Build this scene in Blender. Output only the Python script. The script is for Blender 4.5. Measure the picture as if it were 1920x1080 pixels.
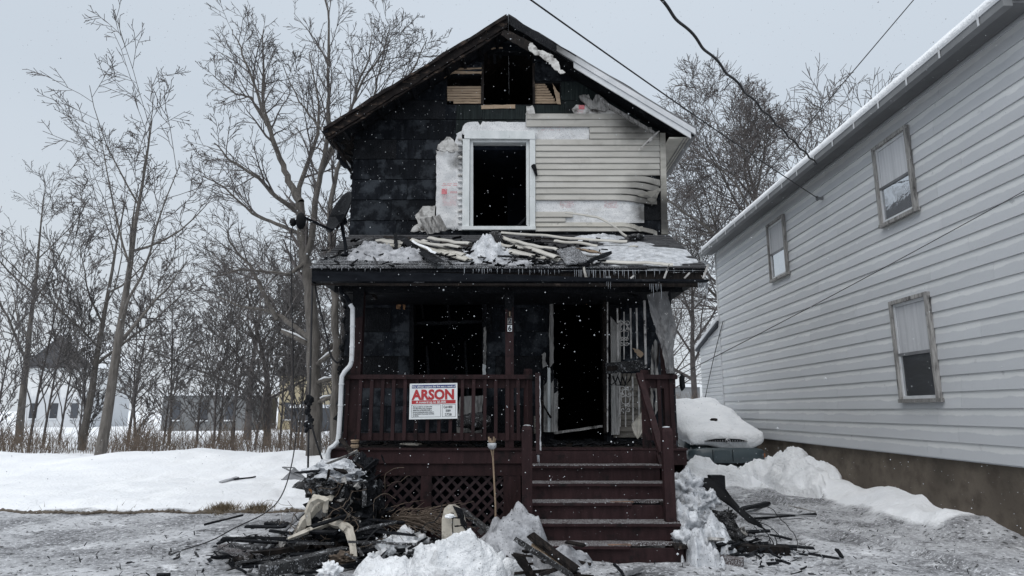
import bpy, bmesh, math, random
from mathutils import Vector, Matrix, Euler, noise
for o in list(bpy.data.objects): bpy.data.objects.remove(o)
SC = bpy.context.scene; COL = SC.collection
# ---------------------------------------------------------------- camera, sky, sun, exposure
CZ = 1.71; TH = math.atan(230/1200)
cam = bpy.data.objects.new('camera', bpy.data.cameras.new('camera')); COL.objects.link(cam)
cam.location = (0, 0, CZ); cam.rotation_euler = (math.pi/2 + TH, 0, 0)
cam.data.sensor_width = 36; cam.data.lens = 1200/1920*36; cam.data.clip_end = 3000; cam.data.clip_start = .05
SC.camera = cam
SUN_EL, SUN_AZ = math.radians(58), math.radians(208)      # broad overcast glow from behind the viewer
W = bpy.data.worlds.new('World'); SC.world = W; W.use_nodes = True
nt = W.node_tree; bg = nt.nodes['Background']
sky = nt.nodes.new('ShaderNodeTexSky'); sky.sky_type = 'NISHITA'; sky.sun_disc = False
sky.sun_elevation = SUN_EL; sky.sun_rotation = SUN_AZ; sky.dust_density = 4; sky.air_density = 1.5
tc = nt.nodes.new('ShaderNodeTexCoord'); sx = nt.nodes.new('ShaderNodeSeparateXYZ'); nt.links.new(tc.outputs['Generated'], sx.inputs[0])
cr = nt.nodes.new('ShaderNodeValToRGB'); nt.links.new(sx.outputs['Z'], cr.inputs[0])      # cloud deck, a little brighter overhead
cr.color_ramp.elements[0].position = 0; cr.color_ramp.elements[0].color = (.72, .77, .82, 1)
cr.color_ramp.elements[1].position = 1; cr.color_ramp.elements[1].color = (1.42, 1.50, 1.58, 1)
e = cr.color_ramp.elements.new(.42); e.color = (.62, .69, .77, 1); e = cr.color_ramp.elements.new(.64); e.color = (.66, .73, .81, 1)
cn = nt.nodes.new('ShaderNodeTexNoise'); cn.inputs['Scale'].default_value = 1.6; cn.inputs['Detail'].default_value = 3
nt.links.new(tc.outputs['Generated'], cn.inputs['Vector'])
cm = nt.nodes.new('ShaderNodeMapRange'); cm.inputs[1].default_value = .3; cm.inputs[2].default_value = .7; cm.inputs[3].default_value = 9.5; cm.inputs[4].default_value = 10.4
nt.links.new(cn.outputs['Fac'], cm.inputs[0])
vm = nt.nodes.new('ShaderNodeVectorMath'); vm.operation = 'SCALE'; nt.links.new(cr.outputs[0], vm.inputs[0]); nt.links.new(cm.outputs[0], vm.inputs['Scale'])
mx = nt.nodes.new('ShaderNodeMix'); mx.data_type = 'RGBA'; mx.inputs[0].default_value = .93
nt.links.new(sky.outputs[0], mx.inputs[6]); nt.links.new(vm.outputs[0], mx.inputs[7])
nt.links.new(mx.outputs[2], bg.inputs[0]); bg.inputs[1].default_value = .1
sl = bpy.data.lights.new('sun', 'SUN'); sl.energy = 1.45; sl.angle = math.radians(50); sl.color = (1, .97, .94)
so = bpy.data.objects.new('sun', sl); COL.objects.link(so); so.location = (-5, -8, 15)
so.rotation_euler = (math.pi/2 - SUN_EL, 0, math.radians(-28))
SC.view_settings.view_transform = 'Standard'; SC.view_settings.look = 'None'; SC.view_settings.exposure = 0; SC.view_settings.gamma = 1
SC.view_settings.use_curve_mapping = False
SC.cycles.max_bounces = 6; SC.cycles.use_denoising = True

# ---------------------------------------------------------------- helpers
CT, ST = math.cos(TH), math.sin(TH)
def P(px, py, Y):                       # a point of the facade plane at distance Y, from survey coordinates
    u = (px-960)/1200; v = (540-py)/1200; dy = CT - v*ST; t = Y/dy
    return Vector((u*t, Y, CZ + t*(ST + v*CT)))
def PZ(px, py, Z=0):                    # a point at height Z
    u = (px-960)/1200; v = (540-py)/1200; dz = ST + v*CT; t = (Z-CZ)/dz
    return Vector((u*t, t*(CT - v*ST), Z))
def lerp(a, b, t): return a + (b-a)*t
def nz(x, y=0, z=0): return noise.noise(Vector((x, y, z)))
class G:
    def __init__(s): s.v = []; s.f = []
    def add(s, vs, fs):
        b = len(s.v); s.v += [tuple(p) for p in vs]; s.f += [tuple(i+b for i in f) for f in fs]; return s
    def box(s, x0, x1, y0, y1, z0, z1):
        return s.add([(x0,y0,z0),(x1,y0,z0),(x1,y1,z0),(x0,y1,z0),(x0,y0,z1),(x1,y0,z1),(x1,y1,z1),(x0,y1,z1)],
                     [(0,3,2,1),(4,5,6,7),(0,1,5,4),(1,2,6,5),(2,3,7,6),(3,0,4,7)])
    def beam(s, a, b, w, h, roll=0, taper=1, n=1, wob=0, seed=0):    # bar of width w and height h from a to b, n segments, worn by wob
        a = Vector(a); b = Vector(b); d = (b-a).normalized()
        up = Vector((0,0,1)) if abs(d.z) < .95 else Vector((0,-1,0))
        sd = d.cross(up).normalized(); up = sd.cross(d)
        c, q = math.cos(roll), math.sin(roll); sd, up = sd*c + up*q, up*c - sd*q
        r = random.Random(seed); vs = []; fs = []
        for i in range(n+1):
            t = i/n; p = a.lerp(b, t); k = lerp(1, taper, t)
            for (i_, j_) in ((-1,-1),(1,-1),(1,1),(-1,1)):
                vs.append(p + sd*(i_*w/2*k + r.uniform(-wob,wob)) + up*(j_*h/2*k + r.uniform(-wob,wob)) + d*r.uniform(-wob,wob)*(2 if i in (0,n) else 0))
        for i in range(n):
            o = 4*i
            for k in range(4): fs.append((o+k, o+(k+1)%4, o+4+(k+1)%4, o+4+k))
        fs += [(3,2,1,0), (4*n,4*n+1,4*n+2,4*n+3)]
        return s.add(vs, fs)
    def tube(s, pts, r, n=6, cap=True):
        pts = [Vector(p) for p in pts]
        if not isinstance(r, (list, tuple)): r = [r]*len(pts)
        vs = []; fs = []; ref = None
        for i, p in enumerate(pts):
            d = (pts[min(i+1,len(pts)-1)] - pts[max(i-1,0)]).normalized()
            if ref is None: ref = d.orthogonal().normalized()
            ref = (ref - d*ref.dot(d)); ref = ref.normalized() if ref.length > 1e-5 else d.orthogonal().normalized()
            bi = d.cross(ref)
            for k in range(n):
                a = 2*math.pi*k/n; vs.append(p + (ref*math.cos(a) + bi*math.sin(a))*r[i])
        for i in range(len(pts)-1):
            for k in range(n): fs.append((i*n+k, i*n+(k+1)%n, (i+1)*n+(k+1)%n, (i+1)*n+k))
        if cap: fs += [tuple(range(n-1,-1,-1)), tuple((len(pts)-1)*n+k for k in range(n))]
        return s.add(vs, fs)
    def prism(s, poly, y0, y1, tilt=None):      # polygon in the XZ plane, y0 front; tilt(x,z) moves it forward
        n = len(poly); T = tilt or (lambda x, z: 0)
        vs = [(x, y0-T(x,z), z) for x, z in poly] + [(x, y1-T(x,z), z) for x, z in poly]
        a = sum(poly[i][0]*poly[(i+1)%n][1] - poly[(i+1)%n][0]*poly[i][1] for i in range(n))
        fs = [tuple(range(n)), tuple(range(2*n-1, n-1, -1))] + [(i, i+n, (i+1)%n+n, (i+1)%n) for i in range(n)]
        if a < 0: fs = [tuple(reversed(f)) for f in fs]
        return s.add(vs, fs)
    def grid(s, pts, thick=0, dirv=(0,-1,0)):   # rows of points; thick gives a second skin along dirv
        R = len(pts); C = len(pts[0]); vs = [Vector(p) for row in pts for p in row]
        fs = [(r*C+c, r*C+c+1, (r+1)*C+c+1, (r+1)*C+c) for r in range(R-1) for c in range(C-1)]
        if thick:
            d = Vector(dirv)*thick; m = len(vs); vs = vs + [p + d for p in vs]
            fs = [tuple(reversed(f)) for f in fs] + [tuple(i+m for i in f) for f in fs]
            rim = [(0,c) for c in range(C)] + [(r,C-1) for r in range(1,R)] + [(R-1,c) for c in range(C-2,-1,-1)] + [(r,0) for r in range(R-2,0,-1)]
            idx = [r*C+c for r, c in rim]
            for i in range(len(idx)): a, b = idx[i], idx[(i+1)%len(idx)]; fs.append((a, b, b+m, a+m))
        return s.add(vs, fs)
    def blob(s, c, r, seed=0, amp=.25, sub=2, fr=1.6):
        bm = bmesh.new(); bmesh.ops.create_icosphere(bm, subdivisions=sub, radius=1)
        c = Vector(c); vs = []
        for v in bm.verts:
            p = v.co; k = 1 + amp*(nz(p.x*fr+seed*7.1, p.y*fr+seed*3.3, p.z*fr) + .6*nz(p.x*fr*2.7+seed, p.y*fr*2.7, p.z*fr*2.7+9))
            vs.append((c.x+p.x*r[0]*k, c.y+p.y*r[1]*k, c.z+p.z*r[2]*k))
        fs = [tuple(v.index for v in f.verts) for f in bm.faces]; bm.free()
        return s.add(vs, fs)
    def lathe(s, c, prof, n=12):                # prof: (radius, height) pairs round the vertical through c
        vs = []; fs = []
        for r, h in prof:
            for k in range(n): a = 2*math.pi*k/n; vs.append((c[0]+r*math.cos(a), c[1]+r*math.sin(a), c[2]+h))
        for i in range(len(prof)-1):
            for k in range(n): fs.append((i*n+k, i*n+(k+1)%n, (i+1)*n+(k+1)%n, (i+1)*n+k))
        fs += [tuple(range(n-1,-1,-1)), tuple((len(prof)-1)*n+k for k in range(n))]
        return s.add(vs, fs)
    def build(s, name, mat, parent=None, smooth=False, origin=None):
        if parent is not None:
            org = ORG[parent]
        elif origin is not None: org = Vector(origin)
        else:
            xs = [p[0] for p in s.v]; ys = [p[1] for p in s.v]; zs = [p[2] for p in s.v]
            org = Vector(((min(xs)+max(xs))/2, (min(ys)+max(ys))/2, min(zs)))
        me = bpy.data.meshes.new(name); me.from_pydata([(p[0]-org.x, p[1]-org.y, p[2]-org.z) for p in s.v], [], s.f); me.update()
        if smooth: me.polygons.foreach_set('use_smooth', [True]*len(me.polygons))
        me.materials.append(MAT[mat]); o = bpy.data.objects.new(name, me); COL.objects.link(o)
        if parent is None: o.location = org
        else: o.parent = parent
        ORG[o] = org; return o
ORG = {}
def tag(o, label, cat, group=None, kind=None):
    o['label'] = label; o['category'] = cat
    if group: o['group'] = group
    if kind: o['kind'] = kind
    return o
def thing(name, label, cat, loc, group=None):
    o = bpy.data.objects.new(name, None); COL.objects.link(o); o.location = loc; o.empty_display_size = .2
    ORG[o] = Vector(loc); return tag(o, label, cat, group)
def structure(o): o['kind'] = 'structure'; return o
def stuff(o): o['kind'] = 'stuff'; return o
def clip(poly, a, b, c):                        # keep a*x + b*z <= c
    out = []
    for i in range(len(poly)):
        p, q = poly[i], poly[(i+1)%len(poly)]; dp = a*p[0]+b*p[1]-c; dq = a*q[0]+b*q[1]-c
        if dp <= 0: out.append(p)
        if dp*dq < 0: t = dp/(dp-dq); out.append((p[0]+(q[0]-p[0])*t, p[1]+(q[1]-p[1])*t))
    return out
def area(poly): return abs(sum(poly[i][0]*poly[(i+1)%len(poly)][1]-poly[(i+1)%len(poly)][0]*poly[i][1] for i in range(len(poly))))/2 if len(poly) > 2 else 0
def minus(rect, hole):                          # rectangle minus rectangle, as rectangles
    x0,x1,z0,z1 = rect; a,b,c,d = hole
    if a >= x1 or b <= x0 or c >= z1 or d <= z0: return [rect]
    out = []
    if a > x0: out.append((x0,a,z0,z1))
    if b < x1: out.append((b,x1,z0,z1))
    m0, m1 = max(x0,a), min(x1,b)
    if c > z0: out.append((m0,m1,z0,c))
    if d < z1: out.append((m0,m1,d,z1))
    return out
def jag(pts, step=.05, amp=.02, seed=0, closed=True):     # tear a polygon's outline
    r = random.Random(seed); out = []; n = len(pts)
    for i in range(n if closed else n-1):
        p, q = pts[i], pts[(i+1)%n]; k = max(1, int(math.hypot(q[0]-p[0], q[1]-p[1])/step))
        for j in range(k):
            t = j/k; out.append((lerp(p[0],q[0],t)+r.uniform(-amp,amp), lerp(p[1],q[1],t)+r.uniform(-amp,amp)))
    if not closed: out.append(pts[-1])
    return out
def pts2(l, Y): return [(P(a,b,Y).x, P(a,b,Y).z) for a, b in l]
def holed(outer, holes, y0, y1, name, mat, parent):        # one connected wall sheet with openings
    bm = bmesh.new(); xs = sorted({x for x, z in outer} | {x for h in holes for x, z in h}); zs = sorted({z for x, z in outer} | {z for h in holes for x, z in h})
    for i in range(len(xs)-1):
        for j in range(len(zs)-1):
            cx, cz_ = (xs[i]+xs[i+1])/2, (zs[j]+zs[j+1])/2
            if any(h[0][0] < cx < h[1][0] and h[0][1] < cz_ < h[2][1] for h in holes): continue
            poly = clip(clip([(xs[i],zs[j]),(xs[i+1],zs[j]),(xs[i+1],zs[j+1]),(xs[i],zs[j+1])], mR, 1, AZ-.2+mR*AX), -mL, 1, AZ-.2-mL*AX)
            if area(poly) > 1e-6: bm.faces.new([bm.verts.new((x, y0, z)) for x, z in poly])
    bmesh.ops.remove_doubles(bm, verts=bm.verts[:], dist=1e-4)
    r = bmesh.ops.extrude_face_region(bm, geom=bm.faces[:])
    for v in r['geom']:
        if isinstance(v, bmesh.types.BMVert): v.co.y = y1
    bmesh.ops.recalc_face_normals(bm, faces=bm.faces[:])
    g = G(); bm.verts.index_update(); g.add([v.co[:] for v in bm.verts], [[v.index for v in f.verts] for f in bm.faces]); bm.free()
    return g.build(name, mat, parent)
def text(body, size, loc, mat, name, parent, bold=0, sx=1, align='CENTER', ry=0, depth=.002):
    cu = bpy.data.curves.new('t', 'FONT'); cu.body = body; cu.size = size; cu.extrude = depth; cu.offset = bold; cu.align_x = align; cu.resolution_u = 3
    to = bpy.data.objects.new('t', cu); COL.objects.link(to); bpy.context.view_layer.update()
    me = bpy.data.meshes.new_from_object(to.evaluated_get(bpy.context.evaluated_depsgraph_get())); bpy.data.objects.remove(to)
    g = G(); R = Matrix.Rotation(ry, 3, 'Y')
    vs = [Vector(loc) + R @ Vector((v.co.x*sx, -v.co.z, v.co.y)) for v in me.vertices]
    g.add(vs, [tuple(p.vertices) for p in me.polygons]); bpy.data.meshes.remove(me)
    return g.build(name, mat, parent)
# ---------------------------------------------------------------- materials
MAT = {}
def M(name, c1, c2, scale=4, st=(1,1,1), rough=.8, bump=.3, bscale=30, bst=(1,1,1), c3=None, s3=60, t3=.68, c4=None, s4=2, t4=.55, st4=(1,1,1), w4=.08, spec=.3, metal=0, jit=.25, dist=.01, voro=False, lo=.35, hi=.65, band=None, spots=None, spotcol=(.05,.048,.045)):
    m = bpy.data.materials.new(name); m.use_nodes = True; t = m.node_tree; N = t.nodes; L = t.links
    b = N['Principled BSDF']; b.inputs['Roughness'].default_value = rough; b.inputs['Metallic'].default_value = metal; b.inputs['Specular IOR Level'].default_value = spec
    co = N.new('ShaderNodeTexCoord'); oi = N.new('ShaderNodeObjectInfo')
    sc_ = N.new('ShaderNodeMath'); sc_.operation = 'MULTIPLY'; sc_.inputs[1].default_value = 37.; L.new(oi.outputs['Random'], sc_.inputs[0])
    ad = N.new('ShaderNodeVectorMath'); ad.operation = 'ADD'; L.new(co.outputs['Object'], ad.inputs[0]); L.new(sc_.outputs[0], ad.inputs[1])
    def nse(s, stv, det=6, r=.6):
        mp = N.new('ShaderNodeMapping'); mp.inputs['Scale'].default_value = stv; L.new(ad.outputs[0], mp.inputs['Vector'])
        n = N.new('ShaderNodeTexNoise'); n.inputs['Scale'].default_value = s; n.inputs['Detail'].default_value = det; n.inputs['Roughness'].default_value = r
        L.new(mp.outputs[0], n.inputs['Vector']); return n.outputs['Fac']
    def rng(x, a, b_):
        r = N.new('ShaderNodeMapRange'); r.inputs[1].default_value = a; r.inputs[2].default_value = b_; L.new(x, r.inputs[0]); return r.outputs[0]
    def mix(f, A, B):
        q = N.new('ShaderNodeMix'); q.data_type = 'RGBA'; L.new(f, q.inputs[0])
        for s_, k in ((A, 6), (B, 7)):
            if isinstance(s_, tuple): q.inputs[k].default_value = (*s_, 1)
            else: L.new(s_, q.inputs[k])
        return q.outputs[2]
    col = mix(rng(nse(scale, st), lo, hi), c1, c2)
    if c4: col = mix(rng(nse(s4, st4, 8, .65), t4, t4+w4), col, c4)
    if band:
        sp = N.new('ShaderNodeSeparateXYZ'); L.new(co.outputs['Generated'], sp.inputs[0]); nb1 = nse(2.2, (1,.9,.1), 6)
        am = N.new('ShaderNodeMath'); am.operation = 'MULTIPLY_ADD'; L.new(nb1, am.inputs[0]); am.inputs[1].default_value = .55; L.new(sp.outputs['Z'], am.inputs[2])
        inv = N.new('ShaderNodeMapRange'); inv.inputs[1].default_value = .84; inv.inputs[2].default_value = .92; inv.inputs[3].default_value = .7; inv.inputs[4].default_value = 0; L.new(am.outputs[0], inv.inputs[0]); col = mix(inv.outputs[0], col, band)
    if c3: col = mix(rng(nse(s3, (1,1,1), 3), t3, t3+.05), col, c3)
    if spots:
        wn = N.new('ShaderNodeVectorMath'); wn.operation = 'SCALE'; wn.inputs['Scale'].default_value = .5
        n3 = N.new('ShaderNodeTexNoise'); n3.inputs['Scale'].default_value = 3.5; n3.inputs['Detail'].default_value = 5; L.new(co.outputs['Object'], n3.inputs['Vector'])
        L.new(n3.outputs['Color'], wn.inputs[0]); pv = N.new('ShaderNodeVectorMath'); L.new(co.outputs['Object'], pv.inputs[0]); L.new(wn.outputs[0], pv.inputs[1])
        for (sx_, sy_, sz_, r_) in spots:
            dn = N.new('ShaderNodeVectorMath'); dn.operation = 'DISTANCE'; L.new(pv.outputs[0], dn.inputs[0]); dn.inputs[1].default_value = (sx_+.25, sy_+.25, sz_+.25)
            r = N.new('ShaderNodeMapRange'); r.inputs[1].default_value = r_*.25; r.inputs[2].default_value = r_; r.inputs[3].default_value = .92; r.inputs[4].default_value = 0; L.new(dn.outputs['Value'], r.inputs[0])
            col = mix(r.outputs[0], col, spotcol)
    hv = N.new('ShaderNodeHueSaturation'); L.new(col, hv.inputs['Color'])
    jv = N.new('ShaderNodeMapRange'); jv.inputs[3].default_value = 1-jit; jv.inputs[4].default_value = 1+jit; L.new(oi.outputs['Random'], jv.inputs[0]); L.new(jv.outputs[0], hv.inputs['Value'])
    L.new(hv.outputs[0], b.inputs['Base Color'])
    if bump:
        bp = N.new('ShaderNodeBump'); bp.inputs['Strength'].default_value = bump; bp.inputs['Distance'].default_value = dist
        if voro:
            mp = N.new('ShaderNodeMapping'); mp.inputs['Scale'].default_value = bst; L.new(ad.outputs[0], mp.inputs['Vector'])
            vo = N.new('ShaderNodeTexVoronoi'); vo.inputs['Scale'].default_value = bscale; vo.feature = 'DISTANCE_TO_EDGE'; L.new(mp.outputs[0], vo.inputs['Vector'])
            L.new(rng(vo.outputs['Distance'], 0, .12), bp.inputs['Height'])
        else: L.new(nse(bscale, bst, 4), bp.inputs['Height'])
        L.new(bp.outputs[0], b.inputs['Normal'])
    MAT[name] = m; return b
M('char', (.005,.006,.0078), (.014,.015,.018), 5, (1,1,1), .62, .7, 26, (1,1,.5), c4=(.035,.037,.041), s4=3, t4=.6, voro=True, dist=.012, spec=.12)
M('charlap', (.0034,.0045,.0068), (.0095,.0115,.0155), 7, (3,3,.4), .7, .9, 70, (3,3,.12), c4=(.033,.038,.045), s4=3.2, t4=.50, w4=.10, c3=(.055,.060,.067), s3=34, t3=.66, dist=.012, spec=.10, jit=.3)
M('charlow', (.005,.0065,.0095), (.015,.018,.024), 6, (2,2,.6), .7, .9, 60, (2,2,.3), c4=(.055,.062,.072), s4=2.8, t4=.50, w4=.14, c3=(.09,.095,.10), s3=30, t3=.68, dist=.012, spec=.12, jit=.35)
M('chargreen', (.006,.009,.0095), (.020,.027,.027), 8, (4,4,.25), .6, .9, 80, (3,3,.1), c4=(.010,.012,.013), s4=3, t4=.56, dist=.01, spec=.12)
M('charwood', (.007,.0065,.0068), (.026,.021,.019), 6, (6,1,1), .7, .7, 30, (1,1,1), c4=(.07,.055,.047), s4=7, t4=.60, dist=.012, spec=.12)
M('rakewood', (.008,.0075,.008), (.022,.018,.017), 6, (1,1,1), .8, .8, 30, (1,1,3), c4=(.085,.063,.050), s4=9, t4=.54, w4=.12, st4=(.5,1,1.8), c3=(.15,.13,.12), s3=60, t3=.72, dist=.015, spec=.1)
M('charash', (.014,.014,.015), (.05,.05,.052), 9, (1,1,1), .8, .6, 40, c4=(.42,.43,.45), s4=16, t4=.57, w4=.1, c3=(.55,.56,.58), s3=70, t3=.62)
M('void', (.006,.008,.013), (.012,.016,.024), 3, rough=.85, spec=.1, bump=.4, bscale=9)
M('siding', (.42,.405,.37), (.50,.485,.45), 2, (.6,1,3), .55, .12, 60, (.3,1,4), c4=(.31,.295,.265), s4=2.2, t4=.55, w4=.25, c3=(.14,.135,.13), s3=45, t3=.72, jit=.07, spec=.35, spots=[(2.55,-.05,5.35,.75),(2.4,-.05,5.05,.45),(1.2,-.05,7.35,.45),(2.2,-.05,6.9,.5),(.3,-.05,7.25,.35)])
M('sidingdirt', (.40,.385,.34), (.55,.53,.48), 3, (.6,1,3), .6, .15, 60, c4=(.08,.075,.07), s4=4.5, t4=.60, w4=.15, c3=(.05,.05,.05), s3=60, t3=.68, jit=.12, spots=[(2.62,-.05,5.15,.75)], spotcol=(.012,.012,.013))
M('wrap', (.62,.63,.64), (.80,.80,.80), 5, (1,1,2), .6, .5, 14, (2,1,6), c4=(.42,.41,.39), s4=3.4, t4=.56, w4=.2, c3=(.40,.40,.41), s3=75, t3=.58, jit=.05, dist=.008, spots=[(-1.35,-.05,6.6,.4),(-.95,-.05,6.2,.25),(2.4,-.05,5.1,.4)])
M('wrapburn', (.45,.44,.42), (.70,.69,.67), 5, (1,1,2), .6, .5, 14, c4=(.07,.06,.055), s4=5, t4=.50, w4=.16, jit=.08)
M('redprint', (.55,.13,.15), (.66,.26,.28), 30, rough=.7, bump=0, jit=0)
M('pinkprint', (.62,.36,.38), (.72,.58,.59), 40, rough=.7, bump=0, jit=0)
M('whitewood', (.60,.63,.63), (.74,.76,.76), 6, (1,1,.5), .55, .25, 40, (1,1,.3), c4=(.36,.37,.36), s4=6, t4=.62, w4=.12, c3=(.12,.12,.11), s3=38, t3=.74, jit=.04)
M('whitetrim', (.58,.60,.62), (.70,.71,.73), 4, rough=.5, bump=.1, c4=(.30,.29,.28), s4=2.5, t4=.6, w4=.2, jit=.05, spots=[(.75,-.5,8.3,1.0)])
M('sootwhite', (.17,.165,.16), (.42,.41,.395), 9, (4,4,.35), .7, .6, 40, (4,4,.3), c4=(.03,.029,.029), s4=5, t4=.53, w4=.14, st4=(2,2,.5), jit=.2)
M('sootsiding', (.12,.108,.092), (.22,.20,.175), 5, (.8,1,3), .7, .2, 50, c4=(.03,.028,.026), s4=4, t4=.54, w4=.15, jit=.2)
M('sootlight', (.30,.295,.285), (.56,.55,.535), 9, (4,4,.35), .7, .5, 40, (4,4,.3), c4=(.06,.057,.055), s4=4, t4=.54, w4=.16, st4=(2,2,.5), jit=.1)
M('lath', (.33,.24,.165), (.45,.34,.24), 8, (.4,1,5), .75, .4, 40, (.3,1,6), c4=(.10,.07,.05), s4=6, t4=.62, w4=.15, jit=.15)
M('redwood', (.020,.0105,.0115), (.034,.0175,.0188), 5, (3,3,.6), .65, .4, 40, (4,4,.4), c4=(.009,.0075,.008), s4=3.4, t4=.55, w4=.12, c3=(.095,.075,.072), s3=42, t3=.69, jit=.22, spec=.15)
M('redfrost', (.032,.021,.022), (.075,.062,.062), 14, rough=.8, bump=.6, bscale=70, c3=(.34,.345,.355), s3=90, t3=.53, c4=(.15,.15,.155), s4=7, t4=.50, w4=.25, jit=.15)
M('latticered', (.022,.012,.014), (.033,.019,.021), 7, rough=.6, bump=.2, jit=.2)
M('snow', (.76,.78,.805), (.86,.875,.895), 2.2, rough=.75, bump=1, bscale=16, dist=.035, c3=(.34,.34,.35), s3=30, t3=.70, c4=(.60,.61,.63), s4=3, t4=.58, w4=.2, spec=.25, jit=.02)
M('pilesnow', (.58,.60,.625), (.80,.815,.835), 4, rough=.6, bump=1, bscale=18, dist=.04, c3=(.20,.20,.20), s3=34, t3=.64, c4=(.40,.40,.405), s4=3.4, t4=.55, w4=.2, jit=.03)
M('flake', (.42,.44,.46), (.6,.62,.64), 3, rough=.8, bump=0, jit=0)
M('icysnow', (.34,.355,.38), (.62,.64,.67), 9, rough=.45, bump=.8, bscale=22, dist=.02, c4=(.24,.245,.25), s4=6, t4=.54, w4=.15, c3=(.08,.08,.08), s3=45, t3=.62, spec=.5, jit=.08)
M('dirtysnow', (.20,.205,.22), (.46,.47,.495), 8, rough=.6, bump=.8, bscale=26, dist=.02, c4=(.15,.15,.155), s4=4, t4=.60, w4=.2, c3=(.05,.05,.05), s3=40, t3=.62, jit=.08)
M('ice', (.20,.215,.235), (.36,.38,.41), 8, rough=.15, bump=.2, spec=.6)
M('shingle', (.040,.040,.043), (.075,.075,.080), 30, rough=.9, bump=.6, bscale=130, c3=(.17,.17,.18), s3=140, t3=.62, c4=(.02,.02,.022), s4=2.4, t4=.55, w4=.2, jit=.25)
M('frostshingle', (.030,.031,.034), (.055,.056,.06), 30, rough=.85, bump=.6, bscale=130, c3=(.42,.43,.45), s3=95, t3=.55, c4=(.16,.165,.175), s4=5, t4=.52, w4=.2, jit=.25)
M('gutterblack', (.0045,.0055,.008), (.012,.014,.018), 4, (1,3,3), .6, .4, 20, c4=(.035,.036,.04), s4=3, t4=.60, jit=.1, spec=.06)
M('sheetmetal', (.10,.10,.103), (.17,.17,.172), 4, (1,1,.5), .5, .6, 14, c4=(.025,.024,.024), s4=3.4, t4=.53, w4=.2, c3=(.42,.41,.40), s3=16, t3=.66, spec=.4)
M('greymetal', (.11,.113,.12), (.19,.195,.205), 3, rough=.45, bump=.25, bscale=8, c4=(.08,.08,.08), s4=3.5, t4=.58, w4=.2, spec=.5, jit=.1)
M('iron', (.30,.29,.28), (.62,.60,.58), 9, rough=.6, bump=.4, bscale=60, c4=(.03,.028,.028), s4=6, t4=.55, spec=.4)
M('bark', (.095,.086,.078), (.185,.17,.155), 4, (3,3,.6), .9, .9, 24, (3,3,.6), dist=.03, jit=.12)
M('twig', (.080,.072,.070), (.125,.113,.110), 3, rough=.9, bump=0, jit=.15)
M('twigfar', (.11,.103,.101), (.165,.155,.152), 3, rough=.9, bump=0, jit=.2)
M('brush', (.11,.085,.065), (.19,.15,.12), 3, rough=.9, bump=0, jit=.2)
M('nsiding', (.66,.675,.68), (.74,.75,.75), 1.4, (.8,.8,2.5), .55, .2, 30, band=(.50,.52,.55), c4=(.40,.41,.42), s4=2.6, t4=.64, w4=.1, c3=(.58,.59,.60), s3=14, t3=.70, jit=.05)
M('concrete', (.075,.062,.050), (.14,.118,.095), 3, rough=.9, bump=.5, bscale=20, c4=(.04,.034,.028), s4=1.5, t4=.52, w4=.2)
M('mirrorglass', (.55,.57,.60), (.62,.64,.66), 1, rough=.03, bump=.12, bscale=2.5, metal=.9, jit=0, dist=.02)
M('glass', (.22,.25,.29), (.30,.33,.37), 1, rough=.06, bump=0, spec=.9, jit=0)
M('curtain', (.45,.46,.48), (.55,.56,.58), 3, (6,6,.3), .9, .2, 20)
M('carpaint', (.046,.066,.076), (.062,.083,.094), 3, rough=.35, bump=.1, bscale=60, c4=(.085,.10,.105), s4=4, t4=.58, w4=.2, spec=.5, jit=0)
M('blackplastic', (.005,.0055,.0065), (.011,.012,.014), 5, rough=.7, bump=.3, spec=.12)
M('chrome', (.35,.36,.37), (.5,.5,.52), 5, rough=.3, bump=0, metal=.8)
M('amber', (.25,.10,.06), (.35,.14,.07), 9, rough=.3, bump=0)
M('rubber', (.015,.015,.016), (.025,.025,.026), 9, rough=.8, bump=.2)
M('wire', (.018,.018,.02), (.03,.03,.032), 9, rough=.6, bump=.1)
M('cream', (.40,.37,.315), (.58,.54,.47), 6, rough=.6, bump=.6, bscale=14, c4=(.07,.06,.05), s4=7, t4=.55, w4=.12, c3=(.05,.045,.04), s3=30, t3=.70, jit=.08)
M('bamboo', (.20,.145,.10), (.33,.25,.175), 9, (1,1,.3), .7, .4, 30, c4=(.10,.07,.05), s4=9, t4=.62)
M('signwhite', (.74,.77,.78), (.78,.80,.81), 2, rough=.4, bump=0, jit=0)
M('signred', (.42,.035,.04), (.45,.045,.05), 2, rough=.4, bump=0, jit=0)
M('signblue', (.03,.045,.17), (.035,.05,.19), 2, rough=.4, bump=0, jit=0)
M('ink', (.03,.035,.045), (.04,.045,.055), 2, rough=.5, bump=0, jit=0)
M('grass', (.10,.075,.045), (.17,.135,.09), 9, rough=.9, bump=.2, jit=.2)
M('burntorange', (.30,.13,.045), (.42,.24,.13), 12, rough=.8, bump=.5, c4=(.06,.04,.03), s4=8, t4=.54, jit=.1)
M('splitbrown', (.12,.065,.045), (.20,.13,.095), 12, rough=.8, bump=.5, c4=(.05,.04,.035), s4=8, t4=.5)
M('farwall', (.42,.36,.24), (.47,.41,.29), 1, rough=.8, bump=0, jit=.05)
M('fargrey', (.16,.165,.17), (.22,.225,.23), 1, rough=.8, bump=0)
M('farred', (.30,.10,.07), (.36,.13,.09), 3, rough=.8, bump=0)
M('fardark', (.05,.055,.065), (.07,.075,.085), 2, rough=.7, bump=0)
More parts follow.
